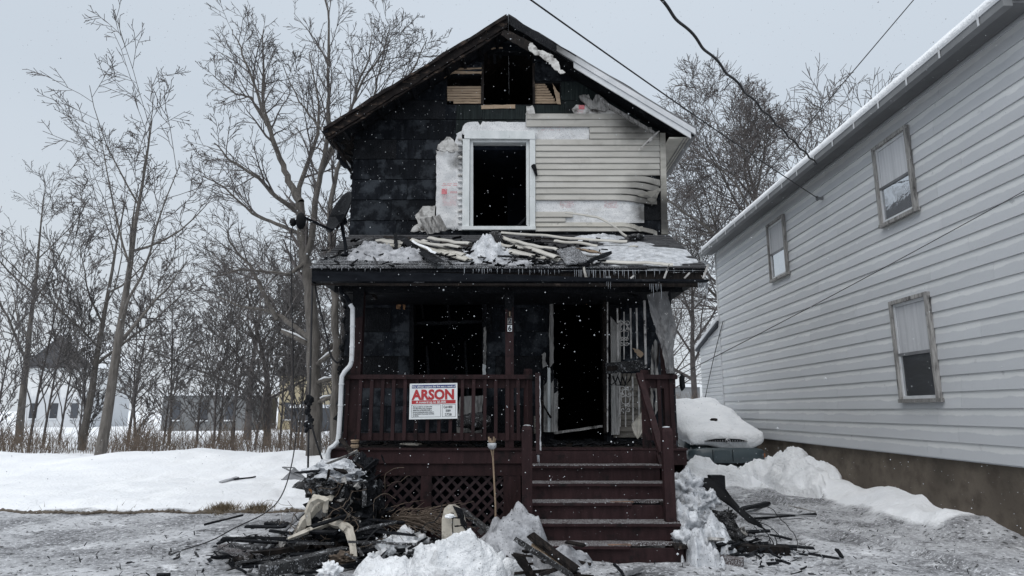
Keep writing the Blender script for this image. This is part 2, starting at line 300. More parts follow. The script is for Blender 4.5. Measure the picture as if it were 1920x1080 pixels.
# ground: clean snow, grey trodden slush where people and hoses were, soot near the house
def ground_mat():
    m = bpy.data.materials.new('ground'); m.use_nodes = True; t = m.node_tree; N = t.nodes; L = t.links; b = N['Principled BSDF']
    at = N.new('ShaderNodeAttribute'); at.attribute_name = 'slush'; co = N.new('ShaderNodeTexCoord')
    def nse(s, d=6):
        n = N.new('ShaderNodeTexNoise'); n.inputs['Scale'].default_value = s; n.inputs['Detail'].default_value = d; n.inputs['Roughness'].default_value = .65; L.new(co.outputs['Object'], n.inputs['Vector']); return n.outputs['Fac']
    def rng(x, a, b_, c=0, d=1):
        r = N.new('ShaderNodeMapRange'); r.inputs[1].default_value = a; r.inputs[2].default_value = b_; r.inputs[3].default_value = c; r.inputs[4].default_value = d; L.new(x, r.inputs[0]); return r.outputs[0]
    def mix(f, A, B):
        q = N.new('ShaderNodeMix'); q.data_type = 'RGBA'; L.new(f, q.inputs[0])
        for s_, k in ((A,6),(B,7)):
            if isinstance(s_, tuple): q.inputs[k].default_value = (*s_, 1)
            else: L.new(s_, q.inputs[k])
        return q.outputs[2]
    ma = lambda op, x, y: (lambda n: (setattr(n, 'operation', op), [L.new(v, n.inputs[i]) if not isinstance(v, float) else setattr(n.inputs[i], 'default_value', v) for i, v in enumerate((x, y))], n.outputs[0])[2])(N.new('ShaderNodeMath'))
    clean = mix(rng(nse(.8), .35, .65), (.78,.80,.83), (.87,.885,.905))
    sl = mix(rng(nse(.9, 9), .40, .60), (.16,.163,.172), (.50,.51,.53)); sl = mix(rng(nse(2.3, 7), .60, .66), sl, (.66,.67,.69)); sl = mix(rng(nse(1.5, 8), .60, .68), sl, (.075,.075,.078))
    sl = mix(rng(nse(30, 4), .52, .60), sl, (.60,.61,.64))
    sl = mix(rng(nse(15, 6), .56, .62), sl, (.04,.04,.042))
    f = rng(ma('ADD', at.outputs['Fac'], ma('MULTIPLY', ma('SUBTRACT', nse(1.7, 8), .5), .9)), .4, .62)
    sg = N.new('ShaderNodeAttribute'); sg.attribute_name = 'soot'
    g = rng(ma('ADD', sg.outputs['Fac'], ma('MULTIPLY', ma('SUBTRACT', nse(3.1, 8), .5), 1.3)), .45, .75)
    col = mix(ma('MULTIPLY', g, .85), mix(f, clean, sl), (.03,.03,.032)); L.new(col, b.inputs['Base Color']); b.inputs['Roughness'].default_value = .7; b.inputs['Specular IOR Level'].default_value = .3
    bp = N.new('ShaderNodeBump'); bp.inputs['Strength'].default_value = .9; bp.inputs['Distance'].default_value = .04; L.new(nse(11), bp.inputs['Height']); L.new(bp.outputs[0], b.inputs['Normal'])
    MAT['ground'] = m
ground_mat()
# ================================================================ GROUND
def smooth(a, b, x): t = min(1, max(0, (x-a)/(b-a))); return t*t*(3-2*t)
def drive(x, y): return smooth(2.2, 3.0, x + .25*nz(y*.4)) * (1 - smooth(5.6, 6.3, x + .35*nz(y*.6, 3))) * (1 - smooth(13.2, 15.0, y + .8*nz(x*.7, 7)))
def front(x, y): return 1 - smooth(11.2, 11.9, y + .25*nz(x*.6, 2) + (0 if x < -2 else 2))
def gh(x, y):
    if abs(x) > 80 or y > 90: return .3 + .5*nz(x*.01, y*.01)
    n = nz(x*.35, y*.35)*.06 + nz(x*1.3, y*1.3)*.025 + nz(x*4, y*4)*.008
    lawn = smooth(11.2, 12.1, y + .3*nz(x*.6, 2)) * (1 - smooth(-3.2, -2.6, x))
    z = lawn*(.13 + .18*smooth(12, 18.5, y) + .16*smooth(16, 18.8, y)*(1+nz(x*.5, 4)) - .30*smooth(19.5, 24, y))
    z += .20*smooth(11, 16.5, y)*smooth(2, 3, x)
    z += smooth(5.7, 6.35, x + .2*nz(y*.9, 5))*smooth(8, 10, y)*(1-smooth(19, 21, y))*(.26 + .2*nz(y*1.1, x*1.1, 3) + .1*nz(y*3, x*3))
    z += smooth(14.2, 15.4, y + .5*nz(x, 1))*smooth(2.6, 3.2, x)*(1-smooth(6.2, 6.6, x))*(1-smooth(19, 21, y))*(.10 + .08*nz(x*2.1, y*2.1, 1))
    fr = max(front(x, y), drive(x, y)); z += fr*(.035*nz(x*1.8, y*1.8, 8) + .022*nz(x*4.5, y*4.5, 2) + .012*nz(x*10, y*10, 2))
    for tx in (3.7, 5.0): q = abs(x - tx - .12*nz(y*.3, tx)); z += drive(x, y)*(-.045*(1-smooth(.08,.16,q)) + .03*(smooth(.10,.2,q)-smooth(.22,.4,q)))
    if y < 12 and fr > .3:
        c_ = noise.cell(Vector((x*2.1, y*1.4, 3))); z -= .03*(c_ > .8)*smooth(.15,.4,1-abs((x*2.1) % 1 - .5)*2)*smooth(.1,.4,1-abs((y*1.4) % 1 - .5)*2)
    if lawn > .1 and y < 22: z += lawn*(.022*nz(x*3.1, y*2.2, 11) + .014*nz(x*7, y*5, 4) - .05*smooth(.62,.72,noise.noise(Vector((x*1.9, y*1.3, 21)))*.5+.5))
    return z + n*(1 + 1.2*smooth(12, 14, y))
def ground():
    def axis(parts):
        out = []
        for a, b, s in parts:
            k = max(1, round((b-a)/s)); out += [a + (b-a)*i/k for i in range(k)]
        return out + [parts[-1][1]]
    xs = axis([(-900,-80,205),(-80,-20,10),(-20,-9,.55),(-9,9,.11),(9,20,.55),(20,80,10),(80,900,205)])
    ys = axis([(-300,-10,97),(-10,5,1.2),(5,13,.09),(13,22,.18),(22,36,.7),(36,90,5),(90,1500,282)])
    me = bpy.data.meshes.new('ground'); C = len(xs)
    vs = [(x, y, gh(x, y)) for y in ys for x in xs]
    me.from_pydata(vs, [], [(r*C+c, r*C+c+1, (r+1)*C+c+1, (r+1)*C+c) for r in range(len(ys)-1) for c in range(C-1)]); me.update()
    me.polygons.foreach_set('use_smooth', [True]*len(me.polygons))
    a = me.attributes.new('slush', 'FLOAT', 'POINT'); s = me.attributes.new('soot', 'FLOAT', 'POINT')
    a.data.foreach_set('value', [max(front(x,y), drive(x,y))*(1-smooth(60,80,abs(x))) for x, y, z in vs])
    def soot(x, y):
        d = max(0, abs(x+.1)-2.4, y-9.3, 8.9-y)
        e = math.hypot(x+2.3, (y-8.3)*1.2)
        return max(.62*(1-smooth(.2, 1.3, d)) if -3 < x < 3 and y < 10 else 0, .75*(1-smooth(.9, 2.1, e)), .45*(1-smooth(.5, 1.5, math.hypot(x-2.9, (y-8.9)))), .5*(1-smooth(.2,.9, math.hypot((x-1.5)*.7, y-7.35))))
    s.data.foreach_set('value', [soot(x, y) for x, y, z in vs])
    me.materials.append(MAT['ground']); o = bpy.data.objects.new('ground', me); COL.objects.link(o); structure(o)
ground()
# ================================================================ THE BURNED HOUSE
XL, XR, YW = -2.88, 2.76, 11.0
AP = P(953, 28, 10.55); AX, AZ = AP.x, AP.z
EL = P(612, 237, 10.55); ER = P(1299, 236, 10.55)
mL = (AZ-EL.z)/(AX-EL.x); mR = (AZ-ER.z)/(ER.x-AX)
def rz(x, d=0): return AZ - d - (mL*(AX-x) if x < AX else mR*(x-AX))        # roof top line, d below it
house = thing('burned_house', 'two storey gabled house gutted by fire, half charred black, half beige siding', 'house', (0, YW, 0))
ZD = 1.2
R = random.Random(4)
def rectpx(x0, x1, y0, y1, Y=YW):
    a = P(x0, y1, Y); b = P(x1, y0, Y); c = P((x0+x1)/2, y1, Y); d = P((x0+x1)/2, y0, Y)
    return (P(x0,(y0+y1)/2,Y).x, P(x1,(y0+y1)/2,Y).x, c.z, d.z)
HG = rectpx(907, 999, 97, 196); HGL = rectpx(838, 902, 141, 196); HGR = rectpx(1002, 1050, 156, 196)
HW = rectpx(884, 989, 267, 426); HL = rectpx(775, 906, 556, 752); HD = rectpx(1037, 1130, 566, 812)
HD = (HD[0], HD[1], ZD+.002, HD[3])
holes = [HG, HGL, HGR, HW, HL, HD]
def rloop(r): return [(r[0],r[2]),(r[1],r[2]),(r[1],r[3]),(r[0],r[3])]
outer = [(XL,0),(XR,0),(XR,rz(XR,.2)),(AX,rz(AX,.2)),(XL,rz(XL,.2))]
wall = holed(outer, [rloop(h) for h in holes], YW, YW+.14, 'front_wall', 'char', house)
# side and rear walls, floors (the rooms behind the openings)
for nm, x0, x1 in (('side_wall', XL, XL+.14), ('side_wall', XR-.14, XR)):
    sw = G().box(x0, x1, YW+.141, 20, 0, rz(XL,.22)).build(nm, 'char', house)
    for k in range(16):
        z = .3 + k*.38; xx = XL if x0 == XL else XR; s = -1 if x0 == XL else 1
        G().box(min(xx, xx+s*.02), max(xx, xx+s*.02), YW+.02, 19.98, z, z+.372).build('siding_course', 'charlap' if s < 0 else ('charlap' if k < 8 else 'siding'), sw)
G().prism(outer, 20, 20.14).build('rear_wall', 'char', house)
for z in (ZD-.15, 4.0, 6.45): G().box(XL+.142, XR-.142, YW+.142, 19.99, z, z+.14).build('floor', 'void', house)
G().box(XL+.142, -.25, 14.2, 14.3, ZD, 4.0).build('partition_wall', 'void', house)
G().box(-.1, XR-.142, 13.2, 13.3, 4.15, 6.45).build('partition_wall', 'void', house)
for k in range(5): G().beam((XL+.6+k*1.1, 13, 6.6), (XL+.6+k*1.1, 13, min(8.6, rz(XL+.6+k*1.1,.3))), .09, .04, n=3, wob=.006, seed=k).build('stud', 'charwood', house)
# wall cladding: big charred lap panels
def cladding(rect_area, hs, course, zs0, mats, seed, hl=True, widths=(.42,.72)):
    r = random.Random(seed); x0, x1, z0, z1 = rect_area; z = zs0
    while z < z1:
        x = x0 - r.uniform(0, .4)
        while x < x1:
            w = r.uniform(*widths); a, b = max(x+.002, x0), min(x+w-.002, x1); x += w
            if b-a < .03: continue
            rs = [(a, b, max(z, z0), min(z+course-.008, z1))]
            for h in hs: rs = [q for s in rs for q in minus(s, (h[0]-.02, h[1]+.02, h[2]-.02, h[3]+.02))]
            for q in rs:
                if q[1]-q[0] < .03 or q[3]-q[2] < .03: continue
                poly = clip(clip(rloop(q), mR, 1, AZ-.23+mR*AX), -mL, 1, AZ-.23-mL*AX)
                if area(poly) < .002: continue
                zb = q[2]; k = r.uniform(.006, .012)
                mt = mats(.5*(a+b), z+course/2, r)
                G().prism(jag(poly, .16, .004, r.random()), YW-.012, YW-.001, lambda xx, zz: k*(1-(zz-zb)/course)).build('wall_shingle', mt, wall)
        z += course
GB = [HG, HGL, HGR]
zc = P(960, 435, YW).z
cladding((XL, XR, zc-.2, AZ), GB + [HW], .385, zc-.2+.03, widths=(.8,1.15), seed=11, mats=lambda x, z, r: 'chargreen' if (x > -1.35 and z > 6.55 and z < 7.6) else ('charlap' if r.random() < .9 else 'char'))
cladding((XL, XR, 0.9, zc-.26), [HL, HD], .42, .95, lambda x, z, r: 'charlow' if r.random() < .85 else 'char', 12, widths=(.7,1.1))
# corner boards
G().prism(pts2([(1237,250),(1247,250),(1252,440),(1240,440)], 10.95), 10.93, 10.96).build('corner_board', 'sidingdirt', house)
# gable opening: studs and lath
for px in (904.5, 1001): 
    a = P(px, 196, YW); b = P(px, 122 if px < 950 else 120, YW); G().box(a.x-.022, a.x+.022, YW-.02, YW-.0005, a.z, b.z).build('stud', 'charwood', house)
for (x0, x1, ya, yb, Y, k) in ((838,902,162,195,YW+.03,7), (1002,1046,156,195,YW+.03,8)):
    for i in range(k):
        t0, t1 = i/k, (i+.8)/k; y0, y1 = lerp(ya,yb,t0), lerp(ya,yb,t1)
        a = P(x0, y1, Y); b = P(x1 - (3*(k-i) if x0 > 950 else 0), y0, Y)
        aa = a.x + (.12 if (x0 < 900 and i == k-1) else 0) + R.uniform(0, .01)
        G().beam((aa, Y, (a.z+b.z)/2+R.uniform(-.003,.003)), (b.x, Y, (a.z+b.z)/2), .012, b.z-a.z, n=6, wob=.003, seed=i).build('lath', 'lath', house)
G().prism(jag(pts2([(1036,158),(1048,176),(1051,196),(1044,196)], YW), .04, .008, 3), YW-.03, YW-.013).build('sheathing_board', 'lath', house)
for (x0,y0,x1,y1,w,m) in ((826,131,903,128,.03,'lath'),(826,136,903,136,.045,'lath'),(895,92,942,90,.02,'lath'),(832,146,845,139,.012,'lath'),(903,201,966,200,.075,'lath')):
    a = P(x0,y0,YW-.02); b = P(x1,y1,YW-.02); G().beam(a, b, .02, w, n=8, wob=.006, seed=x0).build('exposed_board', m, house)
# charred bits hanging in the opening top
for i in range(9):
    px = 905 + i*11; a = P(px, 90+R.uniform(-6,4), YW+.06); G().beam(a, a+Vector((R.uniform(-.05,.05),.1,-R.uniform(.05,.25))), .05, .03, n=3, wob=.01, seed=i).build('burnt_board', 'char', house)
# house wrap sheets
def sheet(name, pxs, Y, mat, parent, seed, thick=.006, step=.05, amp=.014):
    return G().prism(jag(pts2(pxs, Y), step, amp, seed), Y-thick, Y).build(name, mat, parent)
Yw = YW-.03
def lumpy(name, pxs, Y, mat, parent, seed, amp=.02, nx=22, nzv=26):     # crumpled sheet: rectangle-ish quad grid with a torn edge
    (a, b, c, d) = [P(*q, Y) for q in pxs]; r = random.Random(seed); rows = []
    for i in range(nzv+1):
        t = i/nzv; l = a.lerp(d, t); q = b.lerp(c, t); row = []
        for j in range(nx+1):
            s = j/nx; p = l.lerp(q, s); e = min(s, 1-s, t, 1-t) < 1e-6
            p = p + Vector((r.uniform(-.012,.012) if e else 0, -abs(amp*(nz(p.x*5+seed, p.z*3)+.6*nz(p.x*13, p.z*9, seed)+.4)), r.uniform(-.015,.015) if e else 0)); row.append(p)
        rows.append(row)
    return G().grid(rows, .004, (0,1,0)).build(name, mat, parent, smooth=True)
w1 = lumpy('house_wrap', [(818,283),(862,283),(862,431),(817,431)], Yw, 'wrap', wall, 1)
sheet('house_wrap', [(822,284),(820,272),(832,262),(838,256),(848,262),(853,266),(860,270),(860,284)], Yw-.012, 'wrapburn', wall, 2, amp=.02)
sheet('house_wrap', [(852,268),(858,250),(866,245),(868,432),(860,432)], Yw-.008, 'wrap', wall, 5, amp=.006)
sheet('house_wrap', [(866,248),(868,236),(878,229),(896,228),(900,236),(905,228),(985,230),(985,244),(1003,244),(1003,252),(868,252)], Yw-.004, 'wrap', wall, 3, amp=.008)
sheet('house_wrap', [(953,229),(986,229),(986,213),(1105,240),(1105,262),(1003,262),(1003,246),(953,244)], Yw+.004, 'wrap', wall, 4, amp=.003)
sheet('house_wrap', [(986,200),(1000,198),(1004,214),(986,215)], Yw-.006, 'wrapburn', wall, 6, amp=.016)
sheet('house_wrap', [(1072,204),(1080,196),(1098,198),(1094,184),(1102,176),(1112,196),(1160,212),(1160,216),(1080,216)], Yw-.006, 'wrapburn', wall, 7, amp=.012)
sheet('house_wrap', [(1004,376),(1207,374),(1208,418),(1004,418)], Yw, 'wrap', wall, 8, amp=.002)
sheet('house_wrap', [(770,434),(783,418),(779,402),(793,388),(816,386),(816,434)], Yw-.012, 'wrapburn', wall, 9, amp=.016)
for i in range(15):          # curled wrap ends beside the casing
    a = P(859, 262+i*11.2, Yw-.022); G().tube([a, a+Vector((.035,-.012,.004)), a+Vector((.085,0,R.uniform(-.01,.01)))], [.018,.026+R.uniform(-.004,.006),.02], 6).build('wrap_curl', 'wrap' if i % 3 else 'wrapburn', wall, smooth=True)
# printing on the wrap
def flat(name, x0, x1, y0, y1, Y, mat, parent): 
    r = rectpx(x0, x1, y0, y1, Y); return G().box(r[0], r[1], Y-.002, Y, r[2], r[3]).build(name, mat, parent)
Yp = Yw-.055
flat('printed_square', 828, 838, 354, 364, Yp, 'redprint', wall)
def dashes(name, x0, x1, y0, y1, rows, Y, mat, parent, seed, fill=.75):
    g = G(); r = random.Random(seed)
    for k in range(rows):
        y = lerp(y0, y1, k/max(1, rows-1)); x = x0
        while x < x1:
            w = r.uniform(.8, 2.6)
            if r.random() < fill: q = rectpx(x, min(x+w, x1), y, y+1.1, Y); g.box(q[0], q[1], Y-.001, Y, q[2], q[3])
            x += w + .7
    return stuff(g.build(name, mat, parent))
dashes('printed_lettering', 829, 857, 344, 347, 2, Yp, 'redprint', wall, 1); dashes('printed_lettering', 841, 857, 359, 361, 2, Yp, 'redprint', wall, 2, .9)
dashes('printed_lettering', 830, 856, 367, 384, 8, Yp, 'pinkprint', wall, 3)
for x in (1050, 1133): dashes('printed_lettering', x, x+26, 378, 388, 5, Yw-.0125, 'pinkprint', wall, x, .8)
dashes('printed_lettering', 1015, 1060, 238, 243, 2, Yw-.004, 'pinkprint', wall, 9, .5)
flat('printed_square', 1085, 1096, 197, 205, Yw-.014, 'redprint', wall); dashes('printed_lettering', 1082, 1094, 206, 211, 3, Yw-.014, 'pinkprint', wall, 10)
# beige vinyl siding, one plank per course
ys = [213, 224.5, 238.5, 250, 261.5, 273, 284.2, 295.6, 307, 318.4, 329.8, 341.2, 352.8, 364.4, 376]
def plank(x0, x1, y0, y1, mat='siding', melt=0, Y=Yw-.02, seed=0):
    a = P(x0, y1, Y); b = P(x1, y1, Y); zt = P(x0, y0, Y).z; n = 26; rows = [[], [], [], []]
    xe = P(1239, (y0+y1)/2, Y).x
    for j in range(n+1):
        s = j/n; x = lerp(a.x, b.x, s); z1 = zt; z0 = a.z + .002
        x_lim = AX + (AZ-.26-z1)/mR
        xx = min(x, x_lim)
        wv = .004*nz(x*2.3+seed, seed) ; sag = 0; pull = 0
        if melt: q = smooth(1-melt, 1, s); sag = q*q*.09*(1+.6*nz(x*9, seed)) ; pull = q*.05*abs(nz(x*7, seed+3)); xx -= q*.12*abs(nz(seed*1.7, 2))
        rows[0].append((xx, Y-.001-pull*.5, z1 - sag*.8)); rows[1].append((xx, Y-.006-pull, lerp(z1,z0,.15)-sag)); rows[2].append((xx, Y-.022-pull+wv, z0+.008-sag+wv)); rows[3].append((xx, Y-.006-pull, z0-sag))
    G().grid(rows[::-1], .003, (0,1,0)).build('siding_plank', mat, wall)
for i in range(2): plank(987, 1205+i*12, ys[i], ys[i+1], seed=i)
for i in range(2, 4): plank(1105.5, 1236, ys[i], ys[i+1], seed=i)
for i in range(4, 14): plank(1004, 1237 - (4 if i > 12 else 0), ys[i], ys[i+1], seed=i, melt=0 if i < 10 else .10+.09*(i-9))
plank(1004, 1074, 397, 408, 'siding', seed=20); plank(1004, 1210, 417, 426, 'sidingdirt', .25, seed=22); plank(1004, 1232, 426, 435, 'siding', .15, seed=23)
plank(1004, 1060, 408, 417, 'siding', seed=21)
# scorched scrap of siding near the corner and torn metal curl by the soffit
sheet('melted_siding', [(1196,366),(1240,352),(1232,372),(1222,386),(1212,372)], Yw-.04, 'sidingdirt', wall, 31, amp=.012)
for i in range(5):
    a = P(1236-i*2.5, 246+i*1.5, Yw-.12); b = P(1197+i*3, 282-i*3, Yw-.07); G().tube([a, a.lerp(b,.4)+Vector((0,-.05,-.02*i)), b], [.012,.018,.006], 5).build('melted_strip', 'iron', wall)
curl = [(1085,182),(1098,178),(1110,190),(1118,178),(1128,182),(1145,200),(1136,210),(1122,208),(1108,205)]
G().prism(jag(pts2(curl, Yw-.05), .05, .012, 5), Yw-.07, Yw-.045, lambda x, z: .05*nz(x*9, z*9)).build('melted_siding', 'sootwhite', wall)
# ------------------------------------------------ upper window
wz = thing  # noqa
def window_upper():
    Y = YW-.04
    c = lambda pxs, m='whitewood', d=.05, nm='casing', yy=Y: G().prism(pts2(pxs, yy), yy-d, yy).build(nm, m, win)
    win = G().prism(pts2([(871,247),(1003,249),(1003,263),(871,262)], Y), Y-.06, Y).build('window', 'whitewood', house)
    win['label'] = 'tall window opening with bare white wooden casing and no sash'
    c([(868,262.5),(881,262.5),(880,426),(867,426)], nm='casing'); c([(993,262.5),(1003.5,262.5),(1003.5,426),(993,426)], nm='casing')
    c([(866,426.5),(1004,426.5),(1004,433),(866,433)], d=.09, nm='sill')
    for q in ([(881.5,263),(887,268),(887,425),(881,425)], [(986.5,268),(992.5,263),(992.5,425),(987,425)], [(882,262.5),(992,262.5),(987,268),(887,268)]):
        G().prism(pts2(q, YW), YW-.03, YW+.13).build('jamb', 'whitewood', win)
    r = HW
    for k in range(7): G().blob((lerp(r[0],r[1],R.random()), YW-.06, r[2]+.01), (.03,.03,.015), k, .5, 1).build('rubble', 'char', win)
    b0 = P(969, 427, YW-.1); G().beam(b0, P(986, 408, YW+.02), .05, .03, n=3, wob=.005).build('burnt_board', 'char', win)
    G().tube([P(1000,310,YW-.11), P(1003,318,YW-.13), P(1006,330,YW-.1)], [.045,.035,.02], 6).build('burnt_scrap', 'char', win)
window_upper()
# ------------------------------------------------ main roof
def slab(name, x0, x1, d0, d1, y0, y1, mat, parent=None, seed=None):
    n = 24 if seed is not None else 1; xs = [lerp(x0, x1, i/n) for i in range(n+1)]; r = random.Random(seed or 0); w = .016 if seed is not None else 0
    top = [(x, rz(x, d0)+r.uniform(-w,w)) for x in xs]; bot = [(x, rz(x, d1)+r.uniform(-w,w)) for x in reversed(xs)]
    return G().prism(top+bot, y0, y1).build(name, mat, parent or house)
roofL = slab('roof', EL.x, AX, .03, .17, 10.56, 20.4, 'charwood'); roofR = slab('roof', AX+.002, ER.x, .03, .17, 10.56, 20.4, 'charwood')
slab('shingle_layer', EL.x-.03, AX, 0, .029, 10.53, 20.4, 'shingle', roofL, 1); slab('shingle_layer', AX+.002, ER.x+.03, 0, .029, 10.53, 20.4, 'shingle', roofR, 2)
slab('barge_board', EL.x, AX-.02, .032, .25, 10.50, 10.555, 'rakewood', roofL, 3); slab('crown_board', EL.x-.02, AX-.03, .035, .10, 10.45, 10.498, 'rakewood', roofL, 4); slab('lower_trim', EL.x+.05, AX-.1, .26, .30, 10.52, 10.56, 'rakewood', roofL, 6)
slab('rake_soffit', EL.x+.1, AX-.05, .175, .20, 10.60, 10.99, 'char', roofL); slab('rake_soffit', AX+.05, ER.x-.1, .175, .20, 10.60, 10.99, 'char', roofR)
slab('barge_board', AX+.02, ER.x, .032, .20, 10.515, 10.555, 'char', roofR, 5)
for k in range(10): x = EL.x+.3+k*.3; G().beam((x, 10.6, rz(x,.24)), (x, 10.98, rz(x,.24)), .05, .08, n=2, wob=.008, seed=k).build('lookout', 'char', roofL)
x1 = P(1070,110,10.5).x
slab('fascia_strip', x1-.25, ER.x+.02, .075, .185, 10.47, 10.512, 'whitetrim', roofR); slab('fascia_strip', x1+.05, ER.x-.06, .188, .30, 10.49, 10.514, 'whitetrim', roofR)
slab('drip_edge', x1+.1, ER.x+.03, .032, .072, 10.49, 10.513, 'greymetal', roofR)
slab('frieze_trim', x1+.55, ER.x-.55, .36, .42, 10.86, 10.955, 'sootwhite', roofR)
sheet('peeled_trim', [(992,84),(998,82),(1006,92),(1020,97),(1034,104),(1044,114),(1049,120),(1050,128),(1060,138),(1048,137),(1036,128),(1028,118),(1014,108),(1000,100),(992,94)], 10.46, 'wrapburn', roofR, 41, amp=.02, thick=.02, step=.03)
sheet('scorched_panel', [(944,56),(962,62),(1000,82),(990,98),(958,78),(940,66)], 10.53, 'charwood', roofR, 42, amp=.01, thick=.02)
# eave gutters and soffits
G().box(ER.x-.06, ER.x+.05, 10.50, 20.3, ER.z-.17, ER.z-.04).build('gutter', 'greymetal', house)
G().box(XR+.02, ER.x-.062, 10.62, 20.2, ER.z-.21, ER.z-.18).build('soffit', 'sidingdirt', house)
for k in range(3): G().box(ER.x-.16+k*.055, ER.x-.15+k*.055, 10.6, 20.2, ER.z-.225, ER.z-.211).build('soffit_rib', 'greymetal', house)
G().box(EL.x-.05, EL.x+.05, 10.48, 20.3, EL.z-.14, EL.z-.03).build('gutter', 'gutterblack', house)
G().box(EL.x-.052, EL.x-.03, 10.46, 10.9, EL.z-.12, EL.z-.05).build('gutter_end', 'whitetrim', house)
for k in range(14): a = Vector((EL.x+.08+R.uniform(0,.25), 10.6+k*.12, EL.z-.18)); G().beam(a, a+Vector((R.uniform(-.03,.2), .02, -R.uniform(.05,.3))), .05, .03, n=3, wob=.012, seed=k).build('burnt_board', 'char', house)
G().tube([P(620,248,10.5), P(625,265,10.7), P(640,290,10.9), P(655,318,11.1)], [.03,.03,.03,.03], 6).build('hanging_gutter', 'charwood', house)
G().tube([P(640,298,11), P(642,305,11), P(648,312,11), P(655,315,11)], [.05,.05,.045,.03], 7).build('gutter_elbow', 'gutterblack', house)
sheet('torn_flashing', [(621,262),(634,280),(648,300),(658,312),(656,318),(642,306),(630,292)], 11.2, 'whitetrim', house, 50, amp=.01)
rs = []
for i in range(60):
    row = []; t = i/59
    for j in range(9):
        s = j/8; x = lerp(P(1080,118,10.5).x, ER.x+.02, t); y = 10.52 + s*1.2
        hgt = .05*smooth(0,.25,t)*(1+.5*nz(x*6, y*4))*(1 if j else 0) + .004; row.append((x, y, rz(x) + hgt*1.0 + (-.012 if j == 0 else 0)))
    rs.append(row)
tag(stuff(G().grid(rs[::-1]).build('roof_snow', 'snow', None, True)), 'thin snow lying along the right slope of the burned gable roof', 'snow')
# ================================================================ PORCH
YE, YP = 8.85, 9.2
ze = P(960, 499, YE).z; zt = P(960, 437, YW).z; XE0 = P(585, 500, YE).x; XE1 = P(1323, 505, YE).x
XE0, XE1 = max(XE0, -2.86), min(XE1, 2.78)
def proof(y, d=0): return lerp(ze, zt, (y-YE)/(YW-YE)) + d
porch_roof = G().add([(XE0,YE,ze-.03),(XE1,YE,ze-.03),(XE1,YW-.05,zt-.05),(XE0,YW-.05,zt-.05),(XE0,YE,ze-.09),(XE1,YE,ze-.09),(XE1,YW-.05,zt-.11),(XE0,YW-.05,zt-.11)],
    [(0,1,2,3),(7,6,5,4),(0,4,5,1),(1,5,6,2),(2,6,7,3),(3,7,4,0)]).build('porch_roof', 'char', house)
NC = 15
for k in range(NC):
    y0 = YE-.03 + (YW-.06-YE)*k/NC; y1 = y0 + (YW-YE)/NC + .05; x = XE0-.02 - (k % 3)*.3
    while x < XE1:
        a, b = max(x, XE0-.02), min(x+.9-.006, XE1+.02); x += .9
        if b-a < .05: continue
        l = R.uniform(.0, .012); z0 = proof(y0)-.018; z1 = proof(y1)-.03
        m = 'frostshingle' if (a < 1.6 and k < 5) else 'shingle'
        q = R.uniform(-.012,.012)
        G().add([(a,y0+q,z0+.012+l),(b,y0-q,z0+.012+l),(b,y1,z1+.004),(a,y1,z1+.004),(a,y0+q,z0-.004),(b,y0-q,z0-.004),(b,y1,z1-.006),(a,y1,z1-.006)],
            [(0,1,2,3),(7,6,5,4),(0,4,5,1),(1,5,6,2),(2,6,7,3),(3,7,4,0)]).build('roof_shingle', m, porch_roof)
# fascia, broken box gutter, ceiling, beam
G().beam((XE0-.0,YE+.05,ze-.17), (XE1-.02,YE+.05,ze-.19), .05, .20, n=14, wob=.006).build('fascia', 'charwood', porch_roof)
gz = P(960, 514, YE-.1).z; GX0 = P(587,512,YE-.16).x; GX1 = P(1328,520,YE-.16).x
gt = G().box(GX0, GX1, YE-.16, YE-.02, gz-.115, gz-.10).build('gutter', 'gutterblack', house)
pts = [(GX0, gz+.02), (-1.2, gz+.005), (0, gz-.02), (.8,gz-.05),(1.6,gz-.085),(GX1, gz-.09)]
G().prism(pts + [(GX1, gz-.118), (GX0, gz-.118)], YE-.175, YE-.161).build('gutter_front', 'gutterblack', gt)
G().box(GX0-.015, GX0-.001, YE-.16, YE, gz-.13, gz+.03).build('gutter_cap', 'gutterblack', gt)
for px, l in ((1245,1), (1318,1), (1182,.3), (1283,.4)):
    a = P(px, 522, YE-.13); b = P(px+10, 522-26*l, YE-.1); G().beam(a, b, .018, .02).build('gutter_bracket', 'iron', gt)
G().box(XE0+.08, XE1-.08, YE+.08, YW-.03, P(960,537,YP).z+.02, P(960,537,YP).z+.05).build('porch_ceiling', 'char', house)
zb1 = P(960, 534, YP).z; zb0 = P(960, 549, YP).z
G().beam((XE0+.25,YP,(zb0+zb1)/2), (XE1-.25,YP,(zb0+zb1)/2), .10, zb1-zb0, n=20, wob=.01).build('porch_beam', 'char', house)
for x0, x1 in ((592,622),(690,712),(742,828)): G().prism(jag(pts2([(x0,526),(x1,528),(x1-6,530),((x0+x1)/2,532.5),(x0+6,531)], YE), .08, .006, x0), YE-.12, YE-.10).build('soffit_ice', 'dirtysnow', porch_roof)
